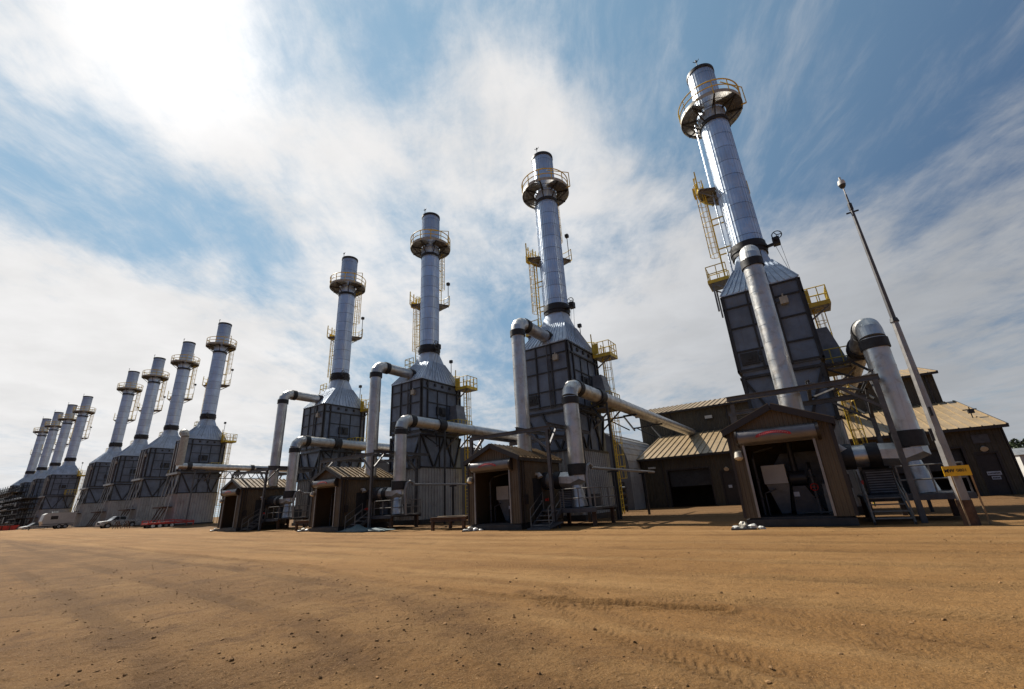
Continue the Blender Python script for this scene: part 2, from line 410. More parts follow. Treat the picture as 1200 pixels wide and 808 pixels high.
    ml = MB(); ml.bar((.75,2.05,lz),(.75,2.05,lz+2.7),.05); ml.box(.6,.9,1.9,2.2,lz+2.55,lz+2.85); ml.build('area_lamp', M['dark'], lp)
    # second ladder at the rear up to the ring platform
    ld = MB(); ladder(ld, (0, 1.5), (0,1), 21.8, 29.3)
    for zz in (23.6, 26): ld.bar((-.2,R,zz),(-.2,1.5,zz),.07); ld.bar((.2,R,zz),(.2,1.5,zz),.07)
    l2 = ld.build('stack_ladder', M['yellow'], u)
    cg = MB(); cage(cg, (0,1.5), (0,1), 23.9, 28.2); cg.build('safety_cage', M['yellow'], l2)
    # casing ladder at the right rear with basket, lower gallery and the pale hood
    ld = MB(); ladder(ld, (2.55, 2.55), (1,0), .1, 13.2); l3 = ld.build('casing_ladder', M['yellow'], u)
    cg = MB(); cage(cg, (2.55,2.55), (1,0), 2.6, 12.0); cg.build('safety_cage', M['yellow'], l3)
    bs = MB(); bs.box(2.03,3.5,1.7,3.3,12.0,12.14); bs.bar((1.97,1.9,11.0),(3.4,1.9,11.95),.09); b_ = bs.build('basket_platform', M['grate'], u)
    rl = MB(); railing(rl, [(2.05,1.72,12.14),(3.48,1.72,12.14),(3.48,3.28,12.14),(2.05,3.28,12.14)], 1.15, .5)
    rl.box(3.5,3.52,1.7,3.3,12.0,12.28); rl.box(2.03,3.5,1.68,1.7,12.0,12.28); rl.box(2.1,2.5,1.64,1.70,12.3,13.2); rl.bar((2.06,1.66,12.1),(2.06,1.66,14.1),.07)
    rl.build('railing', M['yellow'], b_)
    rr = MB(); railing(rr, [(.6,2.35,12.9),(2.0,2.35,12.6)], 1.0, .7); rr.build('railing', M['yellow'], b_)
    lm = MB(); lm.bar((.9,2.3,12.8),(.9,2.3,15.4),.05); lm.box(.75,1.05,2.15,2.4,15.25,15.55); lm.build('area_lamp', M['dark'], u)
    ga = MB(); ga.box(2.03,3.6,.2,2.25,7.55,7.67); ga.bar((1.9,.4,6.2),(3.5,.4,7.5),.1); ga.bar((1.9,2.1,6.2),(3.5,2.1,7.5),.1)
    g2 = ga.build('side_gallery', M['grate'], u)
    rl = MB(); railing(rl, [(2.05,.22,7.67),(3.58,.22,7.67),(3.58,2.23,7.67)], 1.1, .5); rl.build('railing', M['yellow'], g2)
    hd = MB(); hd.add([(2.12,.5,8.0),(3.3,.5,8.0),(3.3,2.0,8.0),(2.12,2.0,8.0),(2.12,.8,10.3),(2.85,.8,10.3),(2.85,1.9,10.3),(2.12,1.9,10.3)],
                      [(0,3,2,1),(4,5,6,7),(0,1,5,4),(1,2,6,5),(2,3,7,6),(3,0,4,7)])
    hd.build('vent_hood', M['machine'], u)
    return u

unit = make_unit()
unit_labels = [
 'largest silver exhaust stack, nearest of the row, behind the shed with the pale machine',
 'second nearest silver exhaust stack, on a dark casing beside the white arched hut',
 'third nearest silver exhaust stack, the one standing most upright in the photo',
 'fourth nearest silver exhaust stack, last one before the wide gap of open sky',
 'silver exhaust stack just left of the wide sky gap, pale pipe at its casing',
 'silver exhaust stack standing behind the red flatbed trailer, second in the middle set of four',
 'silver exhaust stack towering over the parked silver pickup, third in the middle set of four',
 'leftmost silver exhaust stack of the middle set of four, left of the pickup',
 'silver exhaust stack at the right end of the farthest set, above the white box trailer',
 'silver exhaust stack second from the right in the farthest set, partly hidden',
 'third from the right in the farthest set of silver exhaust stacks, above the pipe scaffold',
 'farthest and leftmost silver exhaust stack, rising out of the pipe scaffold',
]
units = [unit]
for i, x in enumerate(ROW):
    if i: 
        c = copy_tree(unit); units.append(c)
        c.location = (x, S0, terrain(x)*.75)
    units[i]['label'] = unit_labels[i]
# units from the fifth on carry three pale conduits on the front of the casing
for i in range(3, 12):
    for ch in [c for c in units[i].children if c.name.startswith('vent_hood')]: bpy.data.objects.remove(ch)
for i in range(4, 12):
    mb = MB()
    for xx in (-1.5,-.55,.5): mb.box(xx,xx+.2,-3.2,-2.98,7.6,11.9)
    mb.box(-2.0,2.0,-3.4,-2.95,7.2,7.5)
    for xx in (-1.9,-.7,.6,1.7): mb.bar((xx,-3.9,.2),(xx,-3.05,7.2),.1)
    mb.build('cable_duct', M['pole'], units[i], smooth=False)
    mb = MB()
    for k in range(3):
        mb.bar((-1.6+k*1.2,-4.6,-.2),(-1.2+k*1.2,-3.3,3.2),.12); 
    mb.box(-1.9,1.6,-4.2,-3.0,2.6,2.75)
    mb.build('front_frame', M['rust'], units[i])

# ------------------------------------------------------------------ engine sheds
SH_Y = 20.6; SW = 1.775; SL = 4.6
def make_shed():
    s = thing('engine_shed', '', 'shed', (0,0,0), 0, 'gabled brown sheds with roll-up doors')
    zb, ze, zr = .32, 3.72, 4.5
    dx0, dx1, dz = -1.28, 1.15, 3.35
    gab = lambda x: ze + (zr-ze)*(1-abs(x)/SW)
    w = MB()
    # front wall pieces, ribbed outside, with real thickness
    def slab(x0, x1, y, z0, top, out):
        k = 8; pts = [(x0,y,z0),(x1,y,z0)] + [(x0+(x1-x0)*(1-i/k), y, top(x0+(x1-x0)*(1-i/k))) for i in range(k+1)]
        w.prism(pts, (0,.1 if out < 0 else -.1,0))
    slab(-SW, dx0, 0, zb, gab, -1); slab(dx1, SW, 0, zb, gab, -1); slab(dx0, dx1, 0, dz, gab, -1)
    slab(-SW, SW, SL, zb, gab, 1)
    w.box(-SW,-SW+.1,.1,SL-.1,zb,ze); w.box(SW-.1,SW,.1,1.35,zb,ze); w.box(SW-.1,SW,2.35,SL-.1,zb,ze); w.box(SW-.1,SW,1.35,2.35,2.62,ze)
    for a, b in ((-SW,dx0),(dx1,SW)):
        w.ribwall((a,-.004),(b,-.004),zb,0,(0,-1),.16,.022,lambda t,a=a,b=b: gab(a+(b-a)*t))
    w.ribwall((dx0,-.004),(dx1,-.004),dz,0,(0,-1),.16,.022,lambda t: gab(dx0+(dx1-dx0)*t))
    for a, b, z0 in ((0,1.35,zb),(2.35,SL,zb),(1.35,2.35,2.62)):
        w.ribwall((SW+.004,a),(SW+.004,b),z0,ze,(1,0),.16,.022)
    w.ribwall((-SW-.004,SL),(-SW-.004,0),zb,ze,(-1,0),.16,.022)
    wl = w.build('wall', M['siding'], s, smooth=False)
    t = MB()
    for x in (-SW-.03, SW+.03): t.box(x-.05,x+.05,-.05,.06,zb,ze+.02)
    t.box(SW,SW+.05,SL-.05,SL+.05,zb,ze)
    each(t, 'corner_trim', M['trim'], wl)
    r = MB(); oh = .18
    for sg in (-1, 1):
        ex = sg*(SW+oh); ez = ze - (zr-ze)/SW*oh
        p = [(0,-oh,zr+.06),(ex,-oh,ez+.06),(ex,SL+oh,ez+.06),(0,SL+oh,zr+.06)]
        n = Vector((sg*(zr-ez),0,SW+oh)).normalized()
        r.prism(p if sg > 0 else p[::-1], n*.05)
        for i in range(13):
            y = -oh + (SL+2*oh)*(i/12); y = min(max(y,-oh+.03),SL+oh-.03)
            a = Vector((0,y,zr+.06)) + n*.09; b = Vector((ex,y,ez+.06)) + n*.09
            r.bar(a, b, .05, .09, n)
    rf = r.build('roof', M['rooftan'], s, smooth=False)
    f = MB()
    for yy in (-oh-.03, SL+oh+.03):
        for sg in (-1, 1):
            ex = sg*(SW+oh+.02); ez = ze - (zr-ze)/SW*oh
            f.bar((0,yy,zr+.03),(ex,yy,ez+.03),.06,.24,(0,0,1))
    for sg in (-1,1):
        ez = ze - (zr-ze)/SW*oh; f.box(sg*(SW+oh)-.03,sg*(SW+oh)+.03,-oh,SL+oh,ez-.1,ez+.07)
    f.build('fascia', M['trim'], rf)
    b = MB().box(-SW-.02,SW+.02,-.04,SL+.04,.0,.26).box(-SW+.1,SW-.1,.1,SL-.1,.26,.33).build('skid_base', M['dark'], s)
    # roll-up door: hood over the opening and two guide rails
    h = MB(); prof = []
    hz, hr = 3.42, .27
    pts = [( -.02, hz-hr-.06)] + [(-.14-hr*.85*math.sin(a)*1.0, hz-hr*math.cos(a)) for a in np.linspace(0.0, PI, 13)] + [(-.02, hz+hr)]
    h.prism([(-1.42,y,z) for y, z in pts], (2.74,0,0))
    hd = h.build('roll_door_hood', M['housing'], s, sharp=35)
    e = MB(); e.prism([(1.33,y*1.08,hz+(z-hz)*1.12) for y, z in pts], (.1,0,0)); e.prism([(-1.5,y*1.08,hz+(z-hz)*1.12) for y, z in pts], (.07,0,0)); each(e, 'end_bracket', M['trim'], hd)
    g = MB()
    for x in (dx0-.02, dx1+.02): g.box(x-.04,x+.04,-.07,.0,.34,3.2)
    each(g, 'door_guide', M['pole'], s)
    # red arched lettering on the hood: an illegible script wordmark
    def on_hood(x, v, d):      # v: 0 bottom .. 1 top of the visible front face
        a = PI*(.30+.52*v); rr = hr*.85 + d
        return (x, -.14 - rr*math.sin(a), hz - (hr+d)*math.cos(a))
    lt = MB(); n = 20
    for lay, (dd, half, th) in enumerate(((.006, .62, .13),)):
        vs = []; fs = []
        for i in range(n+1):
            x = -.12 + (i/n*2-1)*half; bow = .62 - .32*((i/n*2-1)**2)
            ww = th*(1.0 if 0 < i < n else .5)
            vs += [on_hood(x, bow-ww, dd), on_hood(x, bow+ww, dd)]
        for i in range(n): fs.append((2*i,2*i+2,2*i+3,2*i+1))
        lt.add(vs, fs)
    lo = lt.build('lettering', M['redink'], hd, smooth=False)
    st = MB(); rs = random.Random(3)
    for i in range(13):
        x = -.60 + i*.082; u_ = (x+.12)/.62; bow = .62-.32*u_*u_
        hh = .10 if i in (0, 9) else .055
        a = on_hood(x, bow-.06, .012); b_ = on_hood(x+.02, bow-.06+hh*1.6, .012); st.bar(a, b_, .016, .008, (0,-1,0))
        if i < 12: st.bar(b_, on_hood(x+.075, bow-.05, .012), .011, .008, (0,-1,0))
    st.build('letter_strokes', M['pinkink'], lo, smooth=False)
    # lamp on the left of the door, door and lamp on the right wall
    l = MB(); l.box(-1.66,-1.42,-.13,-.03,2.78,2.92); l.tube([(-1.54,-.16,2.84),(-1.54,-.22,2.62)],[.13,.17],12)
    lm = l.build('wall_lamp', M['toe'], s); MB().tube([(-1.54,-.222,2.62),(-1.54,-.245,2.56)],[.165,.10],12).build('lens', M['lamp'], lm)
    l = MB(); l.box(SW+.02,SW+.14,1.7,2.0,2.78,2.92); l.tube([(SW+.14,1.85,2.9),(SW+.26,1.85,2.66)],[.08,.18],12); l.build('wall_lamp', M['whitep'], s)
    d = MB().box(SW-.09,SW-.03,1.35,2.35,.33,2.62).build('side_door', M['dark'], s)
    MB().box(SW-.03,SW+.03,2.2,2.28,1.3,1.4).build('handle', M['pole'], d)
    MB().tube([(SW+.08,.25,.3),(SW+.08,.25,3.7)],.04,8).tube([(SW+.08,.45,1.6),(SW+.08,.45,3.6)],.025,6).box(SW+.03,SW+.16,.3,.6,1.25,1.75).build('downpipe', M['trim'], s)
    return s
shed_c = [-1.02, -15.35, -31.1, -45.95]
shed_labels = ['nearest gabled brown shed, open on a pale machine, with red lettering on the hood',
               'gabled brown shed second from the right, behind it the tall pipe of the second stack',
               'gabled brown shed with the blue-grey tarp lying beside it',
               'leftmost and smallest gabled brown shed, red trailer to its left']
shed = make_shed(); sheds = [shed]
for i in range(4):
    if i: sheds.append(copy_tree(shed))
    sheds[i].location = (shed_c[i], SH_Y, terrain(shed_c[i])*.9); sheds[i]['label'] = shed_labels[i]

def make_machine():
    m = thing('hopper_machine', '', 'machine', (0,0,0), 0, 'machines inside the sheds')
    b = MB(); b.add([(-.95,1.7,1.55),(-.1,1.7,1.55),(-.1,2.6,1.55),(-.95,2.6,1.55),(-.65,2.0,.36),(-.3,2.0,.36),(-.3,2.4,.36),(-.65,2.4,.36)],[(0,1,2,3),(7,6,5,4),(0,4,5,1),(1,5,6,2),(2,6,7,3),(3,7,4,0)])
    b.build('hopper', M['machine'], m)
    b = MB().box(-1.0,-.12,1.65,2.65,1.56,2.32); b.box(-.66,-.44,1.61,1.65,1.86,1.95); b.build('control_box', M['whitep'], m)
    MB().prism([(-.1,1.5,.34),(.95,1.5,.34),(.45,1.5,1.42),(0,1.5,1.42)],(0,1.0,0)).build('guard', M['machdk'], m)
    MB().tube([(-.05,2.2,1.75),(.55,2.2,1.75)],.3,16).tube([(.2,2.2,1.9),(.2,2.2,3.2)],.12,10).build('motor', M['machdk'], m)
    MB().prism([(-.75,3.3,.4),(1.35,3.3,.4),(1.35,3.3,2.85),(-.25,3.3,2.85),(-.75,3.3,2.2)],(0,.9,0)).build('enclosure', M['machine'], m)
    MB().box(1.0,1.35,1.3,1.7,.34,1.1).box(1.02,1.33,1.32,1.68,1.1,1.45).build('cabinet', M['machine'], m)
    MB().tube([(-1.2,1.3,.34),(-1.2,1.3,2.6),(-1.2,1.7,2.9),(-.4,2.2,3.1)],.05,8).tube([(-1.05,1.5,.34),(-1.05,1.5,1.2),(-.6,1.5,1.35)],.035,8).tube([(.75,1.45,.34),(.75,1.45,2.0),(.75,2.4,2.3)],.06,8).tube([(.2,1.42,.4),(.9,1.42,.4),(1.2,1.2,.4)],.04,8).build('pipework', M['steel'], m)
    w_ = MB(); w_.tube([(.75+.13*math.cos(a),1.36,1.35+.13*math.sin(a)) for a in np.linspace(0,2*PI,13)],.018,5); w_.bar((.62,1.36,1.35),(.88,1.36,1.35),.02); w_.bar((.75,1.45,1.35),(.75,1.34,1.35),.04); w_.build('valve_wheel', M['red'], m)
    MB().box(-.02,.18,1.46,1.50,1.02,1.20).build('rating_plate', M['paper'], m)
    MB().box(1.18,1.42,1.9,2.3,1.3,2.2).build('switch_box', M['toe'], m)
    fl = MB()
    for z_ in (1.0, 1.75): fl.tube([(-1.2,1.3,z_-.03),(-1.2,1.3,z_+.03)],.10,10).tube([(.75,1.45,z_-.03),(.75,1.45,z_+.03)],.11,10)
    each(fl, 'flange', M['machdk'], m)
    return m
mac = make_machine(); mlab = ['pale grey hopper machine inside the nearest open shed', 'machine in the gloom of the second shed from the right', 'machine in the gloom of the shed beside the tarp', 'machine in the gloom of the leftmost shed']
for i in range(4):
    m_ = mac if i == 0 else copy_tree(mac)
    m_.location = sheds[i].location; m_['label'] = mlab[i]

# ------------------------------------------------------------------ ducts
def arc_pts(c, a, b, r, n=5):
    """quarter bend centre c from direction a to direction b (unit vectors), gored like sheet metal"""
    c = Vector(c); a = Vector(a); b = Vector(b)
    return [c + a*(r*math.cos(t)) + b*(r*math.sin(t)) for t in np.linspace(0, PI/2, n)]
def collar(mb, p, d, r, w=.35):
    p = Vector(p); d = Vector(d).normalized(); mb.tube([p-d*(w/2), p+d*(w/2)], r, 24)
def seams(mb, p, q, r, step=1.05):
    p, q = Vector(p), Vector(q); L = (q-p).length; d = (q-p)/L; n = int(L/step)
    for i in range(1, n+1):
        c = p + d*(L*i/(n+1)); mb.tube([c-d*.010, c+d*.010], r+.010, 24)
ex_labels = ['tall pipe rising from the roof of the nearest shed in front of its stack', 'tall elbowed pipe rising from the roof of the second nearest shed', 'tall elbowed pipe rising from the roof of the shed beside the tarp', 'tall elbowed pipe rising from the roof of the leftmost shed']
in_labels = ['thick elbowed duct at far right, between the nearest stack and the camera mast',
             'thick elbowed duct running from the second shed over to the brown building',
             'thick elbowed duct from the shed beside the tarp, passing the third nearest stack', 'thick elbowed duct from the leftmost shed, passing the fourth nearest stack']
re_ = .46
for i in range(4):
    x = ROW[i]; zb = terrain(x)*.75; y = 23.5
    e = thing('exhaust_duct', ex_labels[i], 'duct', (x+.08, y, zb), 0, 'tall elbowed pipes from the shed roofs')
    top = 12.45; rb = .75
    bend = arc_pts((0,rb,top),(0,-1,0),(0,0,1),rb,5)
    mb = MB().tube([(0,0,3.9),(0,0,top-.02)], re_, 28); seams(mb, (0,0,4.4),(0,0,top), re_, 1.0); mb.build('pipe', M['duct'], e)
    mb = MB(); mb.tube(bend, re_+.012, 28); mb.build('elbow', M['duct'], e, sharp=12)
    mb = MB().tube([(0,rb,top+rb),(0,4.35,top+rb)], re_, 28); seams(mb, (0,rb,top+rb),(0,4.3,top+rb), re_, 1.0); mb.build('crosspipe', M['duct'], e)
    bl = MB(); collar(bl, (0,0,top-.15), (0,0,1), re_+.07, .42); collar(bl, (0,rb+.3,top+rb), (0,1,0), re_+.07, .4); collar(bl, (0,4.05,top+rb), (0,1,0), re_+.07, .4)
    each(bl, 'clamp_band', M['black'], e)
    MB().tube([(0,3.9,top+rb-.55),(0,4.7,top+rb-1.1)],[.42,.62],20).build('spout', M['black'], e)
for i in range(4):
    x = ROW[i]; zb = terrain(x)*.75; xr, y = 3.65, 23.35; r = .46
    d = thing('intake_duct', in_labels[i], 'duct', (x+xr, y, zb), 0, 'thick elbowed ducts beside the sheds')
    end = 56.05-y if i < 2 else 45.0-y
    t = 7.2; rb = .72
    mb = MB().tube([(0,0,3.15),(0,0,t)], r, 28); seams(mb, (0,0,3.6),(0,0,6.7), r, .95); mb.build('riser', M['duct'], d)
    MB().tube(arc_pts((0,rb,t),(0,-1,0),(0,0,1),rb,4), r+.012, 28).build('elbow', M['duct'], d, sharp=12)
    mb = MB().tube([(0,rb,t+rb),(0,end,t+rb)], r, 28); seams(mb, (0,rb+.5,t+rb),(0,end,t+rb), r, 1.1); mb.build('long_run', M['duct'], d)
    bl = MB(); collar(bl, (0,0,t-.25), (0,0,1), r+.06, .42); collar(bl, (0,rb+.35,t+rb), (0,1,0), r+.06, .45); collar(bl, (0,4.4,t+rb), (0,1,0), r+.1, .8); collar(bl, (0,0,2.95), (0,0,1), r+.09, .62)
    collar(bl, (-1.25,0,2.45), (1,0,0), r+.03, .42)
    each(bl, 'clamp_band', M['black'], d)
    # boot at the foot: mitred elbow to the left and a silencer into the shed wall
    el = MB(); pts = [(-.75,0,2.45),(-.1,0,2.38),(.22,0,2.62),(.1,0,2.75)]
    el.tube([(-1.05,0,2.45),(-.35,0,2.40),(.10,0,2.52),(.05,0,2.72)], [r,r+.02,r+.02,r], 8); el.build('boot', M['duct'], d, sharp=20)
    sx = shed_c[i]+SW - (x+xr)
    el = MB(); el.tube([(-1.9,0,2.45),(-1.45,0,2.45)], r-.02, 24); el.build('silencer_shell', M['duct'], d)
    el = MB(); el.tube([(sx-.02,0,2.45),(sx+.2,0,2.45),(-1.9,0,2.45)],[r+.02,r+.06,r+.06],24); el.build('silencer', M['machdk'], d)
    # reducer cone under the boot
    MB().tube([(-.15,0,2.1),(-.05,0,.95)],[.30,.46],20).build('drop_cone', M['duct'], d)
    # hangers and posts under the long run
    sp = MB()
    for yy in ([4.4, 10.5, 17.5] if i < 2 else [4.4, 10.5]):
        sp.bar((-.55,yy,t+rb-.55),(.55,yy,t+rb-.55),.14)
        if yy < 5: sp.bar((.55,yy,-.3),(.55,yy,t+rb-.5),.12)
        sp.bar((-.5,yy,t+rb-.62),(.5,yy-.9,t+rb-1.9),.1); sp.bar((-.55,yy,t+rb-.6),(-2.2,yy,t+rb-.62),.12); sp.bar((-1.9,yy,t+rb-.62),(-.2,yy,t+rb-1.7),.09).cut()
    each(sp, 'support', M['dark'], d)
# bypass pipe of the fifth unit
b5 = thing('bypass_duct', 'pale vertical pipe with a low cross run beside the stack left of the sky gap', 'duct', (-75.2, 26., terrain(-79)*.8))
MB().tube([(0,0,8.2),(0,0,12.2)], .5, 24).build('riser', M['toe'], b5)
MB().tube(arc_pts((-.72,0,12.2),(1,0,0),(0,0,1),.72,4), .515, 24).tube([(-.72,0,12.92),(-2.0,.6,12.92)],.5,20).build('elbow', M['toe'], b5, sharp=12)
MB().tube([(0,-.2,8.1),(0,19,8.0)], .46, 24).build('long_run', M['duct'], b5)
mb = MB(); collar(mb,(0,1.2,8.1),(0,1,0),.53,.6); collar(mb,(-1.2,.2,12.92),(1,-.45,0),.57,.5); collar(mb,(0,10,8.05),(0,1,0),.53,.5); each(mb, 'clamp_band', M['dark'], b5)
mb = MB()
for yy in (2, 8, 14): mb.bar((.4,yy,-.5),(.4,yy,7.6),.16); mb.bar((-.6,yy,7.55),(.6,yy,7.55),.14)
for k in range(6): mb.bar((.4,6+k*1.3,6.4),(.4,6.65+k*1.3,7.4),.09); mb.bar((.4,6.65+k*1.3,7.4),(.4,7.3+k*1.3,6.4),.09)
mb.bar((.4,2,6.4),(.4,14,6.4),.12); mb.bar((.4,2,7.4),(.4,14,7.4),.12)
mb.build('support', M['steel'], b5)

# ------------------------------------------------------------------ pipe racks over the sheds
rk_labels = ['grey steel frame arching over the nearest shed, its post beside the steps', 'grey steel frame arching over the second shed from the right', 'grey steel frame arching over the shed beside the tarp', 'grey steel frame arching over the leftmost shed']
for i in range(4):
    x = ROW[i]; zb = terrain(x)*.75; z = 5.12
    lx = shed_c[i]-SW-.32-x; rx = 3.02
    k = thing('pipe_rack', rk_labels[i], 'steel frame', (x, 0, zb), 0, 'steel frames over the sheds')
    for px in (lx, rx):
        for yy in (21.3, 25.7):
            if i == 0 and px == lx and yy < 22: continue
            MB().ibeam((px,yy,-.2),(px,yy,z),.17,.17,.025).build('post', M['steel'], k)
    if i == 0: MB().ibeam((-2.1,21.5,4.0),(-2.1,21.5,5.0),.15,.15,.025).build('post', M['steel'], k)
    b = MB()
    for yy in (21.3, 25.7): b.ibeam((lx-.15 if i or yy > 22 else -2.25,yy,z+.1),(rx+.15,yy,z+.1),.16,.22,.025)
    for px in ((lx, rx, .9) if i else (rx, .9)): b.ibeam((px,21.35,z+.32),(px,27.0,z+.32),.14,.2,.025)
    b.build('beam', M['steel'], k)
    b = MB()
    for yy in (21.3, 25.7):
        (i or yy > 22) and b.bar((lx,yy,z-.95),(lx+.95,yy,z),.1); b.bar((rx,yy,z-1.1),(rx-1.3,yy,z),.1)
    b.bar((rx,21.3,z-1.0),(rx,22.4,z+.2),.1); b.bar((rx,25.7,z-1.0),(rx,24.6,z+.2),.1); i and b.bar((lx,21.3,z-1.0),(lx,22.4,z+.2),.1); b.bar((.9,21.4,z+.3),(rx,25.6,z+.3),.07); b.bar((rx,21.4,z+.3),(.9,25.6,z+.3),.07)
    each(b, 'brace', M['steel'], k)

# ------------------------------------------------------------------ side decks and steps
dk_labels = ['low steel deck under the far right duct', 'low steel deck under the duct beside the second shed', 'low steel deck beside the tarp', 'low steel deck beside the leftmost shed']
st_labels = ['steel steps with handrails right of the nearest shed', 'steel steps with handrails right of the second shed', 'steel steps with handrails behind the tarp', 'steel steps with handrails beside the leftmost shed']
def make_deck():
    d = thing('side_deck', '', 'deck', (0,0,0), 0, 'low decks beside the sheds')
    MB().box(1.55,4.75,22.3,25.2,.82,.92).bar((1.55,22.26,.80),(4.75,22.26,.80),.1,.2).box(1.6,4.7,25.22,25.26,.7,.95).build('deck_floor', M['steel'], d)
    for px, yy in ((1.7,22.5),(4.5,22.5),(1.7,25),(4.5,25)): MB().box(px-.09,px+.09,yy-.09,yy+.09,-.2,.82).build('leg', M['rust'], d)
    MB().box(1.9,2.9,23.6,24.9,.93,1.9).box(3.0,3.9,24.0,25.0,.93,1.6).tube([(1.95,24.2,2.0),(2.85,24.2,2.0)],.16,10).build('pump_skid', M['machdk'], d)
    lv = MB()
    for k in range(9): lv.box(1.98,2.82,23.56,23.60,1.0+k*.095,1.05+k*.095)
    lv.build('louvre', M['machine'], d)
    rl = MB(); railing(rl, [(2.85,22.32,.92),(4.7,22.32,.92),(4.7,25.15,.92)], 1.0, .9); rl.build('railing', M['grate'], d)
    MB().box(1.64,1.76,22.5,22.62,1.35,1.5).tube([(1.7,22.45,1.42),(1.7,22.38,1.42)],.06,10).build('valve', M['red'], d)
    return d
def make_steps():
    s = thing('steps', '', 'steps', (0,0,0), 0, 'steel steps beside the sheds')
    for px in (1.62, 2.72):
        MB().bar((px,20.75,.0),(px,22.25,.88),.06,.2).build('stringer', M['steel'], s)
        r = MB(); r.tube([(px,20.8,.05),(px,20.8,1.0),(px,22.2,1.85),(px,22.2,.9)], .03, 6); r.tube([(px,20.8,.55),(px,22.2,1.4)], .025, 6); r.build('handrail', M['grate'], s)
    for k in range(4): MB().box(1.65,2.69,20.85+k*.36,21.13+k*.36,.17+k*.215,.21+k*.215).build('tread', M['grate'], s)
    return s
dk, sp_ = make_deck(), make_steps()
for i in range(4):
    off = shed_c[i]+SW - (1.145+0) ; x = ROW[i] if i < 1 else shed_c[i]+.63
    a = dk if i == 0 else copy_tree(dk); a.location = (x, 0, terrain(x)*.8); a['label'] = dk_labels[i]
    a = sp_ if i == 0 else copy_tree(sp_); a.location = (x, 0, terrain(x)*.8); a['label'] = st_labels[i]

# ------------------------------------------------------------------ small vent pipes on T-stands
for i, (x, lab) in enumerate(((-10.8, 'thin horizontal pipe with a gooseneck on a stand, right of the second shed'), (-25.5, 'thin horizontal pipe with a gooseneck on a stand, right of the shed beside the tarp'), (-40.2, 'thin horizontal pipe with a gooseneck on a stand, right of the leftmost shed'))):
    v = thing('vent_pipe', lab, 'pipe', (x, 23.8, terrain(x)*.8), 0, 'thin pipes on stands')
    MB().tube([(0,-.35,.9),(0,-.5,2.6),(0,-.35,3.1),(0,0,3.25),(0,.4,3.1)],.09,10).build('gooseneck', M['pole'], v)
    MB().tube([(0,.2,3.02),(0,12.2 if i == 0 else 6.5,3.0)],.085,10).build('pipe', M['pole'], v)
    b = MB()
    for yy in ([3.5, 9.5] if i == 0 else [4.8]): b.bar((0,yy,-.3),(0,yy,2.9),.14); b.bar((-.35,yy,2.88),(.35,yy,2.88),.1).cut()
    each(b, 'stand', M['dark'], v)

# ------------------------------------------------------------------ arched huts between the units
hut_labels = ['white arched hut with dark grey end wall, just right of the second nearest stack', 'white arched hut behind the third nearest stack', 'white arched hut behind the fourth nearest stack', 'white arched hut in the gap right of the middle set of stacks']
for i, (cx, y0, y1) in enumerate(((-19.35, 42.6, 55.8), (-31.2, 37, 52), (-46, 37, 54), (-68, 44, 66))):
    h = thing('arched_hut', hut_labels[i], 'hut', (cx, 0, terrain(cx)*.8), 0, 'white arched huts')
    r, zs = 4.2, (3.85 if i == 0 else 3.0)
    prof = [(r, 0)] + [(r*math.cos(a), zs + r*.98*math.sin(a)) for a in np.linspace(0, PI, 25)] + [(-r, 0)]
    vs = []; fs = []; n = len(prof)
    for yy in (y0, y1): vs += [(a, yy, b) for a, b in prof]
    for j in range(n-1): fs.append((j, n+j, n+j+1, j+1))
    sh = MB().add(vs, fs)
    # lengthwise siding laps
    for a in np.linspace(0, PI, 19): sh.bar((r*math.cos(a)*1.004,y0,zs+r*.985*math.sin(a)),(r*math.cos(a)*1.004,y1,zs+r*.985*math.sin(a)),.05,.05)
    for z in (.6,1.2,1.8,2.4,3.0): sh.bar((r+.01,y0,z),(r+.01,y1,z),.05,.05)
    sh.build('shell', M['white'], h, sharp=30)
    MB().prism([(a*1.01, y0-.02, b*1.01) for a, b in prof], (0,-.1,0)).build('end_wall', M['quend'], h)
    MB().box(1.2,3.6,y0-.16,y0-.12,0,2.3).build('door', M['dark'], h)
    MB().prism([(a, y1, b) for a, b in prof], (0,.1,0)).build('back_wall', M['quend'], h)

vr = thing('valve_rack', 'dark rack of horizontal pipes in front of the white arched hut', 'pipe rack', (-16.3,38.6,0))
for px in (-1.6, 0, 1.6):
    MB().bar((px,0,-.1),(px,0,2.5),.12).bar((px,.8,-.1),(px,.8,2.5),.12).bar((px,0,2.45),(px,.8,2.45),.1).build('frame', M['dark'], vr)
for k in range(4): MB().tube([(-1.9,.4,.5+k*.5),(1.9,.4,.5+k*.5)],.13,10).build('pipe', M['machdk'] if k % 2 else M['steel'], vr)
MB().box(-.7,.5,.1,.7,2.5,3.1).build('valve_box', M['machdk'], vr)

# ------------------------------------------------------------------ brown hall with lean-to
bh = thing('brown_hall', 'brown metal-sided hall with tan standing-seam roofs behind the nearest stack', 'building', (0,0,0))
W = MB(); L0, L1, YF, YB = -15.0, 11.6, 46.0, 56.0
ze, zt = 4.62, 7.85
opens = [(-12.5,-8.5,3.4), (-7.6,-6.35,2.95), (-2.0,1.0,3.2), (5.0,9.2,3.35), (9.75,10.9,2.85)]
xs = L0
for a, b, h in opens:
    W.box(xs, a, YF, YF+.2, 0, ze); W.ribwall((xs,YF-.004),(a,YF-.004),0,ze,(0,-1),.3,.035)
    W.box(a, b, YF, YF+.2, h, ze); W.ribwall((a,YF-.004),(b,YF-.004),h,ze,(0,-1),.3,.035); xs = b
W.box(xs, L1, YF, YF+.2, 0, ze); W.ribwall((xs,YF-.004),(L1,YF-.004),0,ze,(0,-1),.3,.035)
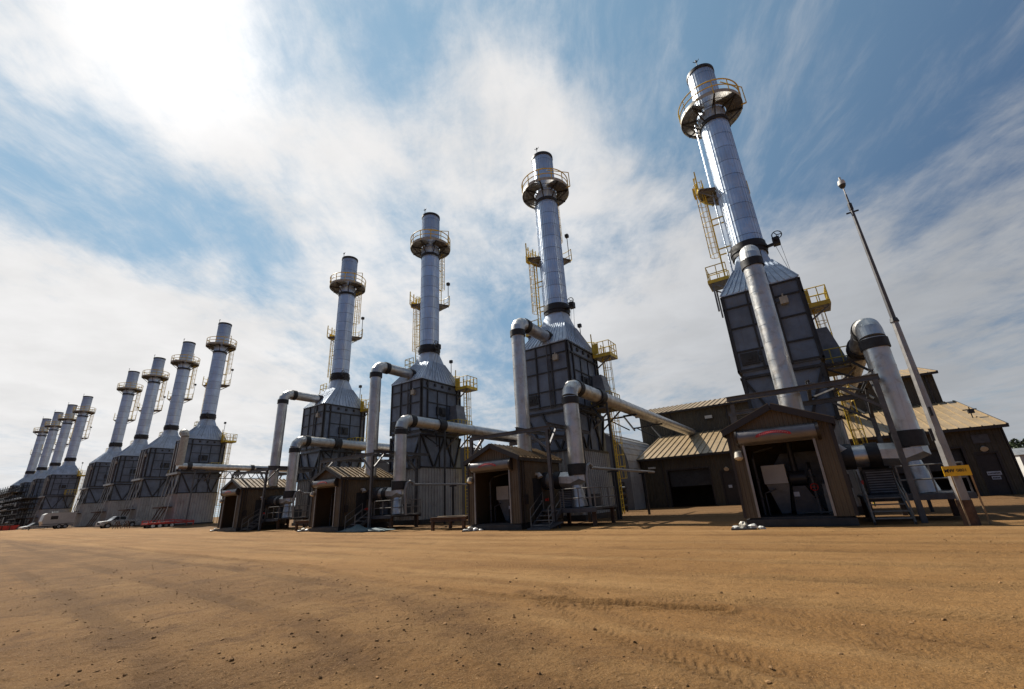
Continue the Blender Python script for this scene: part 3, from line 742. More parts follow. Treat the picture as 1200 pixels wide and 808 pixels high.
for x, o in ((L0, -1), (L1, 1)):
    W.prism([(x,YF,0),(x,YB,0),(x,YB,zt-.1),(x,YF,ze-.02)], (.2 if o < 0 else -.2,0,0))
    W.ribwall((x+o*.005,YF) if o > 0 else (x+o*.005,YB),(x+o*.005,YB) if o > 0 else (x+o*.005,YF),0,0,(o,0),.3,.035,(lambda t: ze-.02+(zt-ze-.08)*t) if o > 0 else (lambda t: ze-.02+(zt-ze-.08)*(1-t)))
wl = W.build('lean_to_wall', M['hall'], bh, smooth=False)
T_ = MB()
for a, b, h in opens:
    for x in (a, b): T_.box(x-.06,x+.06,YF-.07,YF+.05,0,h+.1)
    T_.box(a-.06,b+.06,YF-.075,YF+.05,h+.01,h+.12).cut()
T_.box(L1+.0,L1+.09,YF-.08,YF+.05,0,ze).cut(); T_.box(L0-.09,L0,YF-.08,YF+.05,0,ze).cut()
for x in (-12.9,-3.1,3.6): T_.tube([(x,YF-.12,0),(x,YF-.12,ze+.05)],.06,8).cut()
each(T_, 'opening_trim', M['trim'], wl)
def roof_slab(mb, x0, x1, ya, za, yb, zb, th=.1, pitch=.6, rib=.09):
    d = Vector((0, yb-ya, zb-za)); n = Vector((0, -(zb-za), yb-ya)).normalized()
    mb.prism([(x0,ya,za),(x1,ya,za),(x1,yb,zb),(x0,yb,zb)], n*th)
    k = int((x1-x0)/pitch)
    for i in range(k+1):
        x = x0+.04+(x1-x0-.08)*i/k
        mb.bar(Vector((x,ya,za))+n*(th+rib/2-.004), Vector((x,yb,zb))+n*(th+rib/2-.004), .06, rib, n)
r = MB(); roof_slab(r, L0-.25, L1+.3, YF-.45, ze+.0, YB, zt+.02, .1, .62); lr = r.build('lean_to_roof', M['tan'], bh, smooth=False)
f = MB(); f.box(L0-.27,L1+.32,YF-.58,YF-.46,ze-.1,ze+.12); f.build('gutter', M['trim'], lr)
f = MB(); f.bar((L1+.34,YF-.5,ze+.04),(L1+.34,YB,zt+.06),.06,.24); f.bar((L0-.29,YF-.5,ze+.04),(L0-.29,YB,zt+.06),.06,.24); each(f, 'verge_trim', M['trim'], lr)
U = MB(); UX0, UX1, ub, ut = -17.6, 11.2, 0.0, 10.75
U.box(UX0,UX1,YB+.02,YB+.22,ub,ut); U.ribwall((UX0,YB+.01),(UX1,YB+.01),ub,ut,(0,-1),.3,.035)
for x, o in ((UX0,-1),(UX1,1)):
    pr_ = [(x,YB+.22,0),(x,YB+14,0),(x,YB+14,ut),(x,YB+7,ut+1.9),(x,YB+.22,ut)]
    U.prism(pr_, (-o*.2,0,0)); U.ribwall((x+o*.006,YB+.22),(x+o*.006,YB+14),0,ut,(o,0),.3,.035)
U.box(UX0,UX1,YB+13.8,YB+13.98,0,ut)
U.build('upper_wall', M['hall'], bh, smooth=False)
r = MB(); roof_slab(r, UX0-.3, UX1+.3, YB-.45, ut-.02, YB+7, ut+1.95, .1, .62); roof_slab(r, UX0-.3, UX1+.3, YB+7.02, ut+1.95, YB+14.4, ut-.02, .1, 1.2)
ur = r.build('upper_roof', M['tan'], bh, smooth=False)
f = MB(); f.box(UX0-.32,UX1+.32,YB-.58,YB-.46,ut-.12,ut+.1); f.bar((UX1+.34,YB-.5,ut+.03),(UX1+.34,YB+7,ut+2.0),.06,.26); f.bar((UX0-.34,YB-.5,ut+.03),(UX0-.34,YB+7,ut+2.0),.06,.26); f.build('gutter', M['trim'], ur)
f = MB(); 
for x in (-13.6, -7.2, 10.6): f.tube([(x,YB-.12,7.9),(x,YB-.12,ut)],.07,8)
each(f, 'downspout', M['trim'], bh)
for x in (-9.25, 2.2):
    l = MB().box(x-.4,x+.4,YB-.32,YB-.06,9.4,9.75).build('flood_light', M['whitep'], bh); MB().box(x-.34,x+.34,YB-.30,YB-.1,9.30,9.40).build('lens', M['dark'], l)
for x in (-13.9,): MB().box(x-.35,x+.35,YF-.3,YF-.05,3.72,3.9).build('wall_light', M['whitep'], bh)
for x in (-7.0, 10.3): MB().tube([(x,YF-.06,3.3),(x,YF-.24,3.15)],[.1,.22],12).build('wall_lamp', M['lamp'], bh)
for a, b, h in (opens[1], opens[4]):
    d = MB().box(a+.06,b-.06,YF+.06,YF+.12,0,h).build('door', M['trim'], bh)
    if a > 0:
        p = MB().box(10.0,10.72,YF+.02,YF+.055,1.35,1.6).box(10.15,10.6,YF+.02,YF+.055,1.05,1.28).build('notice', M['paper'], d)
        m_ = MB()
        for k in range(9): m_.box(10.05+k*.07,10.09+k*.07,YF+.008,YF+.018,1.42,1.53)
        m_.cut()
        for k in range(5): m_.box(10.2+k*.075,10.25+k*.075,YF+.008,YF+.018,1.11,1.22)
        each(m_, 'notice_line', M['ink'], p)
    else:
        MB().box(-7.15,-6.85,YF+.02,YF+.055,1.5,1.75).build('notice', M['paper'], d)
# roll doors half up inside the wide openings, dark rooms behind
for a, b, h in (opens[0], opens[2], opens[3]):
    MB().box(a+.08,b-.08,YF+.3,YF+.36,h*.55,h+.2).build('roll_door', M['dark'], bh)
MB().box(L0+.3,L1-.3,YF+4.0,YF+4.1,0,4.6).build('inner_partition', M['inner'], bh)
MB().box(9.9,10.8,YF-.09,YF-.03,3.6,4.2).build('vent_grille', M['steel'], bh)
an = MB(); an.bar((11.0,48.5,5.6),(11.0,48.5,6.5),.06); an.bar((10.6,48.5,6.3),(11.4,48.5,6.3),.08); an.box(10.85,11.2,48.3,48.6,6.0,6.25); an.build('roof_bracket', M['dark'], lr)

# ------------------------------------------------------------------ camera mast and yellow sign
ms = thing('camera_mast', 'tall tapering steel mast with a dome camera on top, right of the nearest stack', 'mast', (3.57,20,0))
MB().tube([(0,0,-.1),(0,0,.75)],[.20,.195],8).build('base_sleeve', M['rust'], ms, sharp=20)
MB().tube([(0,0,.75),(0,0,6.9)],[.165,.10],8).build('lower_pole', M['pole'], ms, sharp=20)
MB().tube([(0,0,6.9),(0,0,12.0)],[.085,.055],8).tube([(0,0,12.0),(0,0,12.5)],[.035,.035],8).build('upper_pole', M['steel'], ms, sharp=20)
each(MB().tube([(0,0,6.85),(0,0,7.0)],[.14,.11],8).tube([(0,0,11.75),(0,0,12.05)],[.075,.075],8).bar((-.2,0,11.65),(.2,0,11.65),.05).bar((-.18,-.15,2.6),(-.18,-.15,3.0),.08).bar((0,-.18,3.4),(0,-.18,3.7),.07), 'joint_collar', M['dark'], ms)
dm = MB().tube([(0,0,12.5),(0,0,13.0)],[.02,.025],8).lathe([(.0,13.36),(.04,13.36),(.04,13.2),(.11,13.18),(.13,13.1),(.13,12.98)],16).build('camera_housing', M['whitep'], ms)
MB().lathe([(.125,12.98),(.11,12.9),(.07,12.84),(.0,12.82)],16).build('dome', M['glass'], dm)
sg = thing('warning_sign', 'small yellow sign board on two thin stakes beside the mast foot', 'sign', (3.63,19.75,0))
MB().box(-.32,.32,-.02,.02,1.47,1.78).build('board', M['sign'], sg)
MB().bar((-.16,.05,-.1),(-.16,.05,1.75),.04).build('stake', M['timber'], sg)
MB().bar((.30,.05,1.75),(.38,.5,-.05),.04).build('stake', M['timber'], sg)
def text(body, size, mtl, parent, loc, rot, bold=0):
    cu = bpy.data.curves.new('lettering', 'FONT'); cu.body = body; cu.size = size; cu.extrude = .003; cu.offset = bold
    cu.align_x = 'CENTER'; cu.align_y = 'CENTER'
    tmp = bpy.data.objects.new('lettering', cu); C.objects.link(tmp)
    dg = bpy.context.evaluated_depsgraph_get(); me = bpy.data.meshes.new_from_object(tmp.evaluated_get(dg))
    bpy.data.objects.remove(tmp); me.materials.clear(); me.materials.append(mtl)
    o = bpy.data.objects.new('lettering', me); C.objects.link(o); o.parent = parent; o.location = loc; o.rotation_euler = rot
    return o
brd = sg.children[0]
text('MW', .13, M['ink'], brd, (-.175,-.026,1.63), (PI/2,0,0), .004)
text('0801', .125, M['ink'], brd, (.115,-.026,1.63), (PI/2,0,0))

# ------------------------------------------------------------------ vehicles
def wheel(parent, x, y, z, r, w):
    t = MB().tube([(x-w/2,y,z),(x+w/2,y,z)], r, 20).build('tyre', M['rubber'], parent)
    MB().tube([(x-w/2-.012,y,z),(x+w/2+.012,y,z)], r*.58, 14).build('rim', M['silver'], t)
def make_pickup():
    p = thing('pickup_truck', 'silver crew-cab pickup truck parked in front of the middle set of stacks', 'pickup', (-88.5, 22.0, terrain(-88)-.05), math.radians(4)); p.scale = (.88,.88,.9)
    # body in side profile (y along the length, nose at y=0), pushed across x
    w = .93; prof = [(.05,.45),(.0,.75),(.05,1.02),(.35,1.10),(1.3,1.18),(1.32,1.18),(3.35,1.2),(5.45,1.2),(5.5,1.0),(5.45,.55),(4.85,.5),(4.6,.9),(4.0,.9),(3.75,.48),(1.55,.45),(1.3,.9),(.7,.9),(.45,.45)]
    b = MB().prism([(-w,y,z) for y, z in prof], (2*w,0,0)); bd = b.build('body', M['silver'], p, smooth=False)
    cb = MB(); a = .82; c_ = .70
    cb.add([(-a,1.3,1.18),(a,1.3,1.18),(a,3.55,1.2),(-a,3.55,1.2),(-c_,2.0,1.82),(c_,2.0,1.82),(c_,3.25,1.84),(-c_,3.25,1.84)],[(0,3,2,1),(4,5,6,7),(0,1,5,4),(1,2,6,5),(2,3,7,6),(3,0,4,7)])
    cab = cb.build('cab', M['silver'], p, smooth=False)
    g = MB()
    g.add([(-.70,1.42,1.26),(.70,1.42,1.26),(.62,1.93,1.76),(-.62,1.93,1.76)],[(0,1,2,3)])
    for sx in (-1,1):
        g.add([(sx*.815,1.6,1.26),(sx*.815,2.45,1.26),(sx*.735,2.4,1.74),(sx*.735,2.0,1.74)],[(0,1,2,3)]); g.add([(sx*.815,2.53,1.26),(sx*.815,3.4,1.26),(sx*.735,3.2,1.74),(sx*.735,2.48,1.74)],[(0,1,2,3)])
    g.v = [(x*1.012, y-.012 if y < 2 else y, z+.004) for x, y, z in g.v]
    g.build('window', M['glass'], cab, smooth=False)
    for sx in (-.85,.85):
        for yy in (1.0, 4.3): wheel(p, sx, yy, .40, .40, .24)
        MB().box(min(sx*.55,sx*1.0),max(sx*.55,sx*1.0),-.02,.08,.86,1.03).build('headlight', M['lamp'], p)
    MB().box(-.5,.5,-.03,.04,.62,1.0).build('grille', M['dark'], p); MB().box(-.95,.95,-.1,.02,.42,.62).build('bumper', M['pole'], p); each(MB().box(-1.1,-.9,1.7,1.85,1.22,1.42).box(.9,1.1,1.7,1.85,1.22,1.42), 'mirror', M['dark'], p)
    return p
make_pickup()
def make_trailer():
    t = thing('box_trailer', 'white enclosed box trailer at the left end of the yard', 'trailer', (-112, 20.1, terrain(-112)))
    b = MB().prism([(-1.1,.3,.55),(-1.1,0,1.3),(-1.1,.15,2.35),(-1.1,.5,2.6),(-1.1,4.1,2.6),(-1.1,4.1,.55)],(2.2,0,0)).build('body', M['whitep'], t, smooth=False)
    MB().box(-.35,.35,1.2,1.9,2.61,2.85).build('roof_vent', M['whitep'], b)
    MB().box(1.101,1.13,.0,4.1,.75,.83).box(1.101,1.12,1.0,1.9,1.55,2.1).build('side_window', M['dark'], b)
    for sx in (-1.0,1.0):
        for yy in (2.3,3.1): wheel(t, sx, yy, .36, .36, .22)
    MB().bar((-.8,.4,.5),(0,-1.2,.5),.12).bar((.8,.4,.5),(0,-1.2,.5),.12).bar((0,-1.1,-.02),(0,-1.1,.6),.1).box(-1.05,1.05,.2,4.1,.42,.56).build('drawbar', M['dark'], t)
make_trailer()
def make_flatbed():
    t = thing('flatbed_trailer', 'red flatbed trailer with open frame, parked left of the leftmost shed', 'trailer', (-74, 23.0, terrain(-74)-.1)); t.scale = (.95,.95,.8)
    MB().box(-1.15,-1.0,0,5.6,.62,.85).box(1.0,1.15,0,5.6,.62,.85).box(-1.0,1.0,0,.14,.62,.85).box(-1.0,1.0,5.46,5.6,.62,.85).box(-1.1,1.1,.1,3.4,.86,.92).build('frame', M['red'], t)
    r = MB()
    for sx in (-1.12, 1.12):
        for k in range(4): r.bar((sx,.1+k*1.0,.86),(sx,.1+k*1.0,1.25),.08)
        r.bar((sx,.1,1.22),(sx,3.1,1.22),.07).cut()
    r.bar((-1.12,5.5,.2),(-1.12,5.5,1.0),.1); r.bar((1.12,5.5,.2),(1.12,5.5,1.0),.1); r.bar((-1.1,3.2,1.2),(-1.1,5.5,.9),.1); r.bar((1.1,3.2,1.2),(1.1,5.5,.9),.1)
    each(r, 'side_rail', M['red'], t)
    for sx in (-1.0,1.0):
        for yy in (.7,1.5,2.9): wheel(t, sx, yy, .38, .38, .22)
make_flatbed()
c = thing('parked_car', 'small silver car low on the ground at far left, beside the white trailer', 'car', (-126, 20.2, terrain(-126)-.25), math.radians(8))
MB().prism([(-.85,y,z) for y,z in [(0,.35),(-.02,.7),(.9,.85),(3.9,.88),(4.2,.7),(4.2,.35)]],(1.7,0,0)).build('body', M['silver'], c, smooth=False)
g = MB().add([(-.78,.95,.85),(.78,.95,.85),(.78,3.7,.88),(-.78,3.7,.88),(-.6,1.7,1.38),(.6,1.7,1.38),(.6,2.9,1.38),(-.6,2.9,1.38)],[(0,3,2,1),(4,5,6,7),(0,1,5,4),(1,2,6,5),(2,3,7,6),(3,0,4,7)]).build('cabin', M['glass'], c, smooth=False)
for sx in (-.75,.75):
    for yy in (.8,3.3): wheel(c, sx, yy, .31, .31, .2)
c = thing('red_skip', 'dull red open skip at the far left edge of the yard', 'skip', (-140, 18.6, terrain(-140)-.2))
MB().add([(-1,0.3,.1),(1,.3,.1),(1,3.0,.1),(-1,3.0,.1),(-1,-.1,1.1),(1,-.1,1.1),(1,3.4,1.1),(-1,3.4,1.1)],[(0,3,2,1),(0,1,5,4),(1,2,6,5),(2,3,7,6),(3,0,4,7)]).box(-1.03,1.03,-.15,-.05,1.0,1.12).box(-1.03,1.03,3.35,3.45,1.0,1.12).build('tub', M['red'], c, smooth=False)
each(MB().box(1.0,1.08,1.0,1.15,.2,1.05).box(1.0,1.08,2.1,2.25,.2,1.05), 'rib', M['rust'], c)

# sawhorses by the pickup
for i, (yy, lab) in enumerate(((21.9,'dark steel trestle nearest the pickup nose'),(22.9,'dark steel trestle closer to the red flatbed trailer'))):
    s = thing('trestle', lab, 'trestle', (-80, yy, terrain(-80)), 0, 'trestles by the pickup')
    MB().bar((-.6,0,.9),(.6,0,.9),.1).build('top_bar', M['rust'], s)
    for a, b in ((-.5,-.3),(-.5,.3),(.5,-.3),(.5,.3)): MB().bar((a,0,.88),(a,b,0),.07).build('leg', M['rust'], s)

# ------------------------------------------------------------------ litter, tarp, grating, low beam stand
pile_labels = ['broken white concrete lumps by the left corner of the nearest shed', 'broken pale lumps and a dark slab by the left corner of the second shed', 'pale lumps by the left corner of the shed beside the tarp', 'pale lumps left of the leftmost shed']
for i, (x, y) in enumerate(((-2.75,19.5),(-16.6,20.1),(-33.6,20.6),(-48.8,20.9))):
    z = terrain(x)
    p = thing('rubble_pile', pile_labels[i], 'rubble', (x,y,z), .4*i, 'pale rubble by the shed corners'); p.scale = (.85,.85,.8)
    rr = random.Random(i+3)
    def lump(cx, cy, cz, sx, sy, sz):
        vs = []; k = 7
        ring = lambda zz, f: [(cx+sx*f*math.cos(2*PI*j/k)*rr.uniform(.75,1.15), cy+sy*f*math.sin(2*PI*j/k)*rr.uniform(.75,1.15), cz+zz*rr.uniform(.85,1.1)) for j in range(k)]
        vs = ring(0,1)+ring(sz*.6,1.05)+ring(sz,.6)
        fs = [(j,(j+1)%k,k+(j+1)%k,k+j) for j in range(k)]+[(k+j,k+(j+1)%k,2*k+(j+1)%k,2*k+j) for j in range(k)]+[tuple(range(2*k,3*k)),tuple(range(k-1,-1,-1))]
        return MB().add(vs, fs)
    b = MB(); b.box(-.55,.4,-.3,.3,-.05,.07); b.build('slab', M['machdk'], p)
    lump(-.05,0,.07,.18,.2,.26).build('lump', M['toe'], p, smooth=False); lump(.3,-.05,.06,.2,.18,.17).build('lump', M['whitep'], p, smooth=False); lump(-.38,.0,.07,.17,.2,.09).build('lump', M['whitep'], p, smooth=False); lump(.62,.1,0,.16,.14,.13).build('lump', M['whitep'], p, smooth=False)
# tarp: a rumpled sheet with thickness
n, m_ = 34, 14; vs = []; fs = []
for j in range(m_):
    for i in range(n):
        u_, v_ = i/(n-1), j/(m_-1)
        z = .05 + .38*math.exp(-((u_-.28)/.22)**2)*math.sin(PI*v_)**.7 + .16*math.exp(-((u_-.7)/.2)**2)*math.sin(PI*v_) + .05*math.sin(13*u_+5*v_)*math.sin(PI*v_)
        vs.append((u_*4.6 + .15*math.sin(7*v_), v_*1.3+.12*math.sin(9*u_), z*math.sin(PI*min(1,max(0,u_)))**.5 + .02))
k = len(vs); vs += [(a, b, -.02) for a, b, c_ in vs]
for j in range(m_-1):
    for i in range(n-1):
        a = j*n+i; fs.append((a,a+1,a+n+1,a+n)); fs.append((k+a,k+a+n,k+a+n+1,k+a+1))
for i in range(n-1): fs.append((i,k+i,k+i+1,i+1)); a = (m_-1)*n+i; fs.append((a,a+1,k+a+1,k+a))
for j in range(m_-1): a = j*n; fs.append((a,a+n,k+a+n,k+a)); a = j*n+n-1; fs.append((a,k+a,k+a+n,a+n))
t = MB().add(vs, fs).build('tarp', M['tarp'], None, (-29.2, 20.3, terrain(-28)+.02), sharp=60)
tag(t, 'crumpled blue-grey tarp lying beside the third shed', 'tarp')
g = thing('loose_grating', 'grey steel grating panel lying tilted on the ground right of the second shed', 'grating', (-13.1,20.5,0))
b = MB()
for k in range(9): b.bar((.15*k,0,.04),(.15*k+.35,.9,.28),.05)
b.bar((-.05,0,.04),(1.3,0,.04),.07); b.bar((.3,.9,.28),(1.6,.9,.28),.07); b.build('panel', M['steel'], g)
MB().bar((.5,.85,.0),(.5,.85,.26),.08).bar((1.4,.85,.0),(1.4,.85,.26),.08).build('support', M['dark'], g)
for i, (x, y, lab) in enumerate(((-20.6,21.0,'low rusty beam stand left of the second shed'), (-35.9,21.2,'low rusty beam stand left of the shed beside the tarp'), (6.3,21.6,'low rusty beam stand right of the yellow sign'))):
    b = thing('beam_stand', lab, 'beam stand', (x,y,terrain(x)), math.radians(8*i), 'low rusty beam stands')
    MB().ibeam((0,0,.62),(2.9,0,.62),.2,.24,.03).ibeam((0,1.6,.62),(2.9,1.6,.62),.2,.24,.03).build('beam', M['rust'], b)
    for px in (.2,2.7):
        for py in (0,1.6): MB().box(px-.08,px+.08,py-.08,py+.08,-.05,.5).build('leg', M['rust'], b)
    MB().box(.3,2.6,.2,1.4,.745,.79).build('plank', M['timber'], b)
# drums and crate at the hall
for i, (x, y, lab) in enumerate(((4.6,44.6,'blue drum standing by the dark opening behind the mast'),)):
    d = MB().lathe([(0,0),(.29,0),(.29,.3),(.305,.31),(.29,.33),(.29,.6),(.305,.61),(.29,.63),(.29,.9),(0,.9)],20).build('drum', mat('blue_drum',(.02,.04,.12),.45), None, (x,y,0)); tag(d, lab, 'drum')

# ------------------------------------------------------------------ pipe scaffold at the far left
sc = thing('pipe_scaffold', 'dense pipe scaffold with walkways in front of the farthest stacks', 'scaffold', (-172, 24.2, terrain(-172)))
b = MB(); hh = 11
XS = list(range(-44, 15, 3)); YS = (0, 1.6, 3.0)
for x in XS:
    for y in YS: b.bar((x,y,-.3),(x,y,hh - (0 if x < 0 else 3)),.13)
b.build('upright', M['dark'], sc)
b = MB()
for z in np.arange(1.2, hh, 1.15):
    x1 = 14 if z < hh-3 else -2
    for y in YS: b.bar((-44,y,z),(x1,y,z),.12)
    for x in XS:
        if x <= x1: b.bar((x,0,z),(x,3.0,z),.10)
b.build('ledger', M['dark'], sc)
b = MB(); rr = random.Random(5)
for z in (2.4, 4.6, 6.9, 9.2):
    b.box(-44,14 if z < 8 else -2,.1,2.9,z+.1,z+.16)
b.build('walkway', M['grate'], sc)
b = MB()
for k in range(16):
    z = rr.uniform(.8,9.5); b.tube([(rr.uniform(-44,-20),rr.uniform(-.5,3),z),(rr.uniform(-10,13 if z<7.5 else -3),rr.uniform(-.5,3),z)],rr.uniform(.1,.22),8)
b.build('pipe', M['machine'], sc)
b = MB()
for k in range(10):
    x = rr.uniform(-42,10); z = rr.uniform(1,6); b.box(x,x+rr.uniform(.6,1.8),-.4,.6,z,z+rr.uniform(.4,1.4))
each(b, 'equipment', M['machdk'], sc, smooth=False)
# leaning pale ladder-like conveyor struts right of the farthest set
b = thing('inclined_conduit', 'pale inclined conduits beside the right end of the farthest set of stacks', 'conduit', (-150.5, 30, terrain(-150)))
MB().bar((0,2.8,0),(0,3.0,11),.5).bar((0,3.8,0),(0,4.0,9.5),.4).build('duct', M['toe'], b)
MB().box(-.6,.6,2.4,4.4,6.0,6.3).bar((-.5,4.2,0),(-.5,4.2,6),.15).build('support', M['rust'], b)

# ------------------------------------------------------------------ far right: trees, white cabin, power line
def tree(x, y, h, w, lab, seed):
    t = thing('leafy_tree', lab, 'tree', (x,y,0), 0, 'trees beyond the yard at far right')
    rr = random.Random(seed)
    tr = MB(); tr.tube([(0,0,-.2),(.1,0,h*.35),(0,.1,h*.75)],[.22,.15,.05],8)
    for k in range(6):
        a = rr.uniform(0,2*PI); z = h*rr.uniform(.3,.6); tr.tube([(0,0,z),(math.cos(a)*w*.4,math.sin(a)*w*.4,z+h*.2)],[.08,.03],6)
    tr.build('trunk', M['bark'], t)
    cr = MB()
    cl = [(rr.gauss(0,w*.28), rr.gauss(0,w*.28), h*rr.uniform(.35,.95), rr.uniform(.25,.5)*w*.55) for _ in range(16)]
    for cx, cy, cz, cr_ in cl:
        cr_ *= (1.25 - .6*cz/h)
        for _ in range(110):
            d = Vector((rr.gauss(0,1),rr.gauss(0,1),rr.gauss(0,1))).normalized()*cr_*rr.uniform(.5,1.05)
            p = Vector((cx,cy,cz)) + d; a = Vector((rr.gauss(0,1),rr.gauss(0,1),rr.gauss(0,1))).normalized()*.16; b_ = a.cross(Vector((rr.gauss(0,1),rr.gauss(0,1),rr.gauss(0,1)))).normalized()*.12
            cr.add([p-a,p+b_,p+a,p-b_],[(0,1,2,3)])
    cr.build('crown', M['leaf'], t, smooth=False)
tree(21.8, 84, 5.4, 3.6, 'dark leafy tree peeking out past the right end of the brown hall', 1)
tree(25.5, 92, 6.0, 4.2, 'dark leafy tree at the right edge, behind the white cabin', 2)
tree(29.5, 96, 6.4, 4.5, 'dark leafy tree just beyond the right edge of the white cabin', 3)
c = thing('site_cabin', 'white site cabin glimpsed past the right end of the brown hall', 'cabin', (21.3,76,0))
MB().box(-1.6,6,0,3,.4,3.3).build('wall', M['whitep'], c); MB().prism([(-1.8,-.2,3.31),(-1.8,3.2,3.31),(-1.8,1.5,4.1)],(8,0,0)).build('roof', M['machine'], c)
each(MB().box(.2,1.3,-.03,-.002,1.6,2.5).box(3,4.1,-.03,-.002,1.6,2.5), 'window', M['glass'], c); MB().box(1.8,2.6,-.04,-.002,.4,2.4).build('door', M['dark'], c); MB().box(-1.5,5.9,.1,2.9,-.1,.4).build('footing', M['dark'], c)

# ------------------------------------------------------------------ ground
def vnoise(x, y, seed):
    xi, yi = np.floor(x).astype(np.int64), np.floor(y).astype(np.int64); xf, yf = x-xi, y-yi
    u, v = xf*xf*(3-2*xf), yf*yf*(3-2*yf)
    def h(a, b):
        n = (a*374761393 + b*668265263 + seed*1442695041) & 0xffffffff
        n = ((n ^ (n >> 13))*1274126177) & 0xffffffff; n = n ^ (n >> 16)
        return (n & 0xffff)/65535.
    return (h(xi,yi)*(1-u)+h(xi+1,yi)*u)*(1-v)+(h(xi,yi+1)*(1-u)+h(xi+1,yi+1)*u)*v
def fbm(x, y, seed, o=4):
    s = np.zeros_like(x); a = .5; f = 1.
    for k in range(o): s += a*(vnoise(x*f, y*f, seed+k)-.5); a *= .5; f *= 2.03
    return s
def seg_dist(x, y, pts):
    best = np.full(x.shape, 1e9); along = np.zeros_like(x); side = np.zeros_like(x); acc = 0
    for (ax, ay), (bx, by) in zip(pts[:-1], pts[1:]):
        dx, dy = bx-ax, by-ay; L = math.hypot(dx, dy); t = np.clip(((x-ax)*dx+(y-ay)*dy)/L**2, 0, 1)
        px, py = x-ax-t*dx, y-ay-t*dy; d = np.hypot(px, py); m = d < best
        best = np.where(m, d, best); along = np.where(m, acc+t*L, along); side = np.where(m, np.sign(px*dy-py*dx), side); acc += L
    return best, along, side
yaw = math.atan2(.839, -.549)         # azimuth of the view direction
GROOVE = [(-70,10.2),(-40,10.2),(-17,8.6),(-10,7.3),(-6.6,6.7),(-4.2,6.3),(-2.3,5.2),(-.6,4.2),(1.2,3.0)]
def ground_fields(x, y):
    z = np.interp(x, [-1000,-125,-86,-50,-25],[1.3,1.2,.8,.25,0])
    r = np.hypot(x, y); fade = np.clip(1-(r-30)/60, 0, 1)
    gx = np.array([p[0] for p in GROOVE]); gy = np.array([p[1] for p in GROOVE])
    side = np.interp(x, gx, gy) - y + 1.1*fbm(x*.5, y*.5, 41, 3)
    rough = np.clip(side/1.2 + .2, 0, 1)*np.clip((3-x)/2, 0, 1)             # churned soil on the near side of the long groove
    rough = np.clip(rough*(.60 + 1.8*np.clip(fbm(x*.6, y*.9, 55, 4)+.12, 0, .5)), 0, 1)
    z = z + .05*fbm(x*.35, y*.35, 3, 3)*fade + .03*fbm(x*1.3, y*1.3, 9, 4)*fade
    near = np.clip(1-r/24, 0, 1)
    z = z + (.030 + .050*rough)*fbm(x*4.2, y*4.2, 21, 4)*near + (.010 + .026*rough)*fbm(x*15, y*15, 61, 3)*np.clip(1-r/15, 0, 1)
    z = z + .022*fbm(x*.25, y*2.6, 31, 3)*fade + .010*fbm(x*.5, y*7, 33, 2)*np.clip(1-r/28, 0, 1)
    dark = .0*x
    for pts, gap, wid, dep, tread in TRACKS:
        d0, al, sd = seg_dist(x, y, pts)
        d = np.abs(d0-gap/2) if gap else d0
        w = np.exp(-(d/wid)**4); rim = np.exp(-((d-wid*1.35)/(wid*.4))**2)
        zz = -dep*w + dep*.6*rim*(.6+.8*vnoise(al*6, d*5, 8))
        if tread:
            st = (al + d0*.8)*2*PI/.115
            zz = -dep*.45*w + dep*.4*rim + w*dep*.42*np.clip(np.sin(st)*2.0, -1, 1)*np.clip(vnoise(al*3, d0*9, 15)*1.3+.15, 0, 1)*np.clip((wid-d)/.05, 0, 1)*np.clip(np.abs(d0)/.03, 0, 1)
        brk = np.clip(vnoise(al*.4, d0*0, 5)*1.2+(.4 if tread else .15), 0, 1)
        z = z + zz*brk*fade
        dark = np.maximum(dark, (w*(.35 if tread else .5) + rim*.2)*brk*min(1, dep/.03))
    return z, rough, dark
def ground_z(x, y): return ground_fields(x, y)[0]
TRACKS = [   # polyline, gauge between two wheels (0 = single rut), half width, depth, treaded
    ([(-4.6,7.0),(-3.15,5.92),(-2.33,5.32),(-1.74,4.95),(-1.21,4.7),(-.5,4.3),(.4,3.6)], 0, .16, .026, True),
    ([(-4.2,7.5),(-2.75,6.25),(-2.0,5.72),(-1.4,5.32),(-.85,5.02),(-.1,4.6),(.9,3.9)], 0, .16, .024, True),
    ([(-2.9,6.9),(-1.77,7.59),(-.96,7.21),(.28,6.56),(1.4,6.3),(3.2,5.9)], 0, .20, .020, True),
    ([(-3.4,6.4),(-2.0,7.05),(-1.2,6.7),(.1,6.05),(1.3,5.7),(3.1,5.3)], 0, .20, .018, True),
    ([(-66,9.7),(-29.8,7.9),(-16.9,7.3),(-10,6.5),(-7.8,6.2),(-5.5,5.5),(-3.8,4.7),(-2.2,3.4)], 0, .16, .035, False),
    ([(-40,10.5),(-13,8.2),(-8.7,7.0),(-6.6,6.7),(-4.9,6.6),(-3.6,6.65),(-1.5,6.9)], 0, .14, .055, False),
    ([(-60,8.2),(-14.5,4.2),(-9.5,3.7),(-6.5,3.3),(-4,2.5)], 1.7, .16, .032, False),
    ([(-70,13.5),(-24.6,12.6),(-7.4,10.8),(-1.2,10.3),(2.1,10.4),(12,11)], 1.8, .20, .022, False),
    ([(-70,16.5),(-20,15.4),(-5,14.2),(5,14),(14,14.6)], 1.8, .22, .024, False),
    ([(-70,11.0),(-20,9.6),(-6,8.6),(1,8.4),(8,9)], 1.8, .18, .020, True),
    ([(-30,18.5),(-12,17.6),(0,17.2),(12,17.5)], 0, .25, .03, False),
]
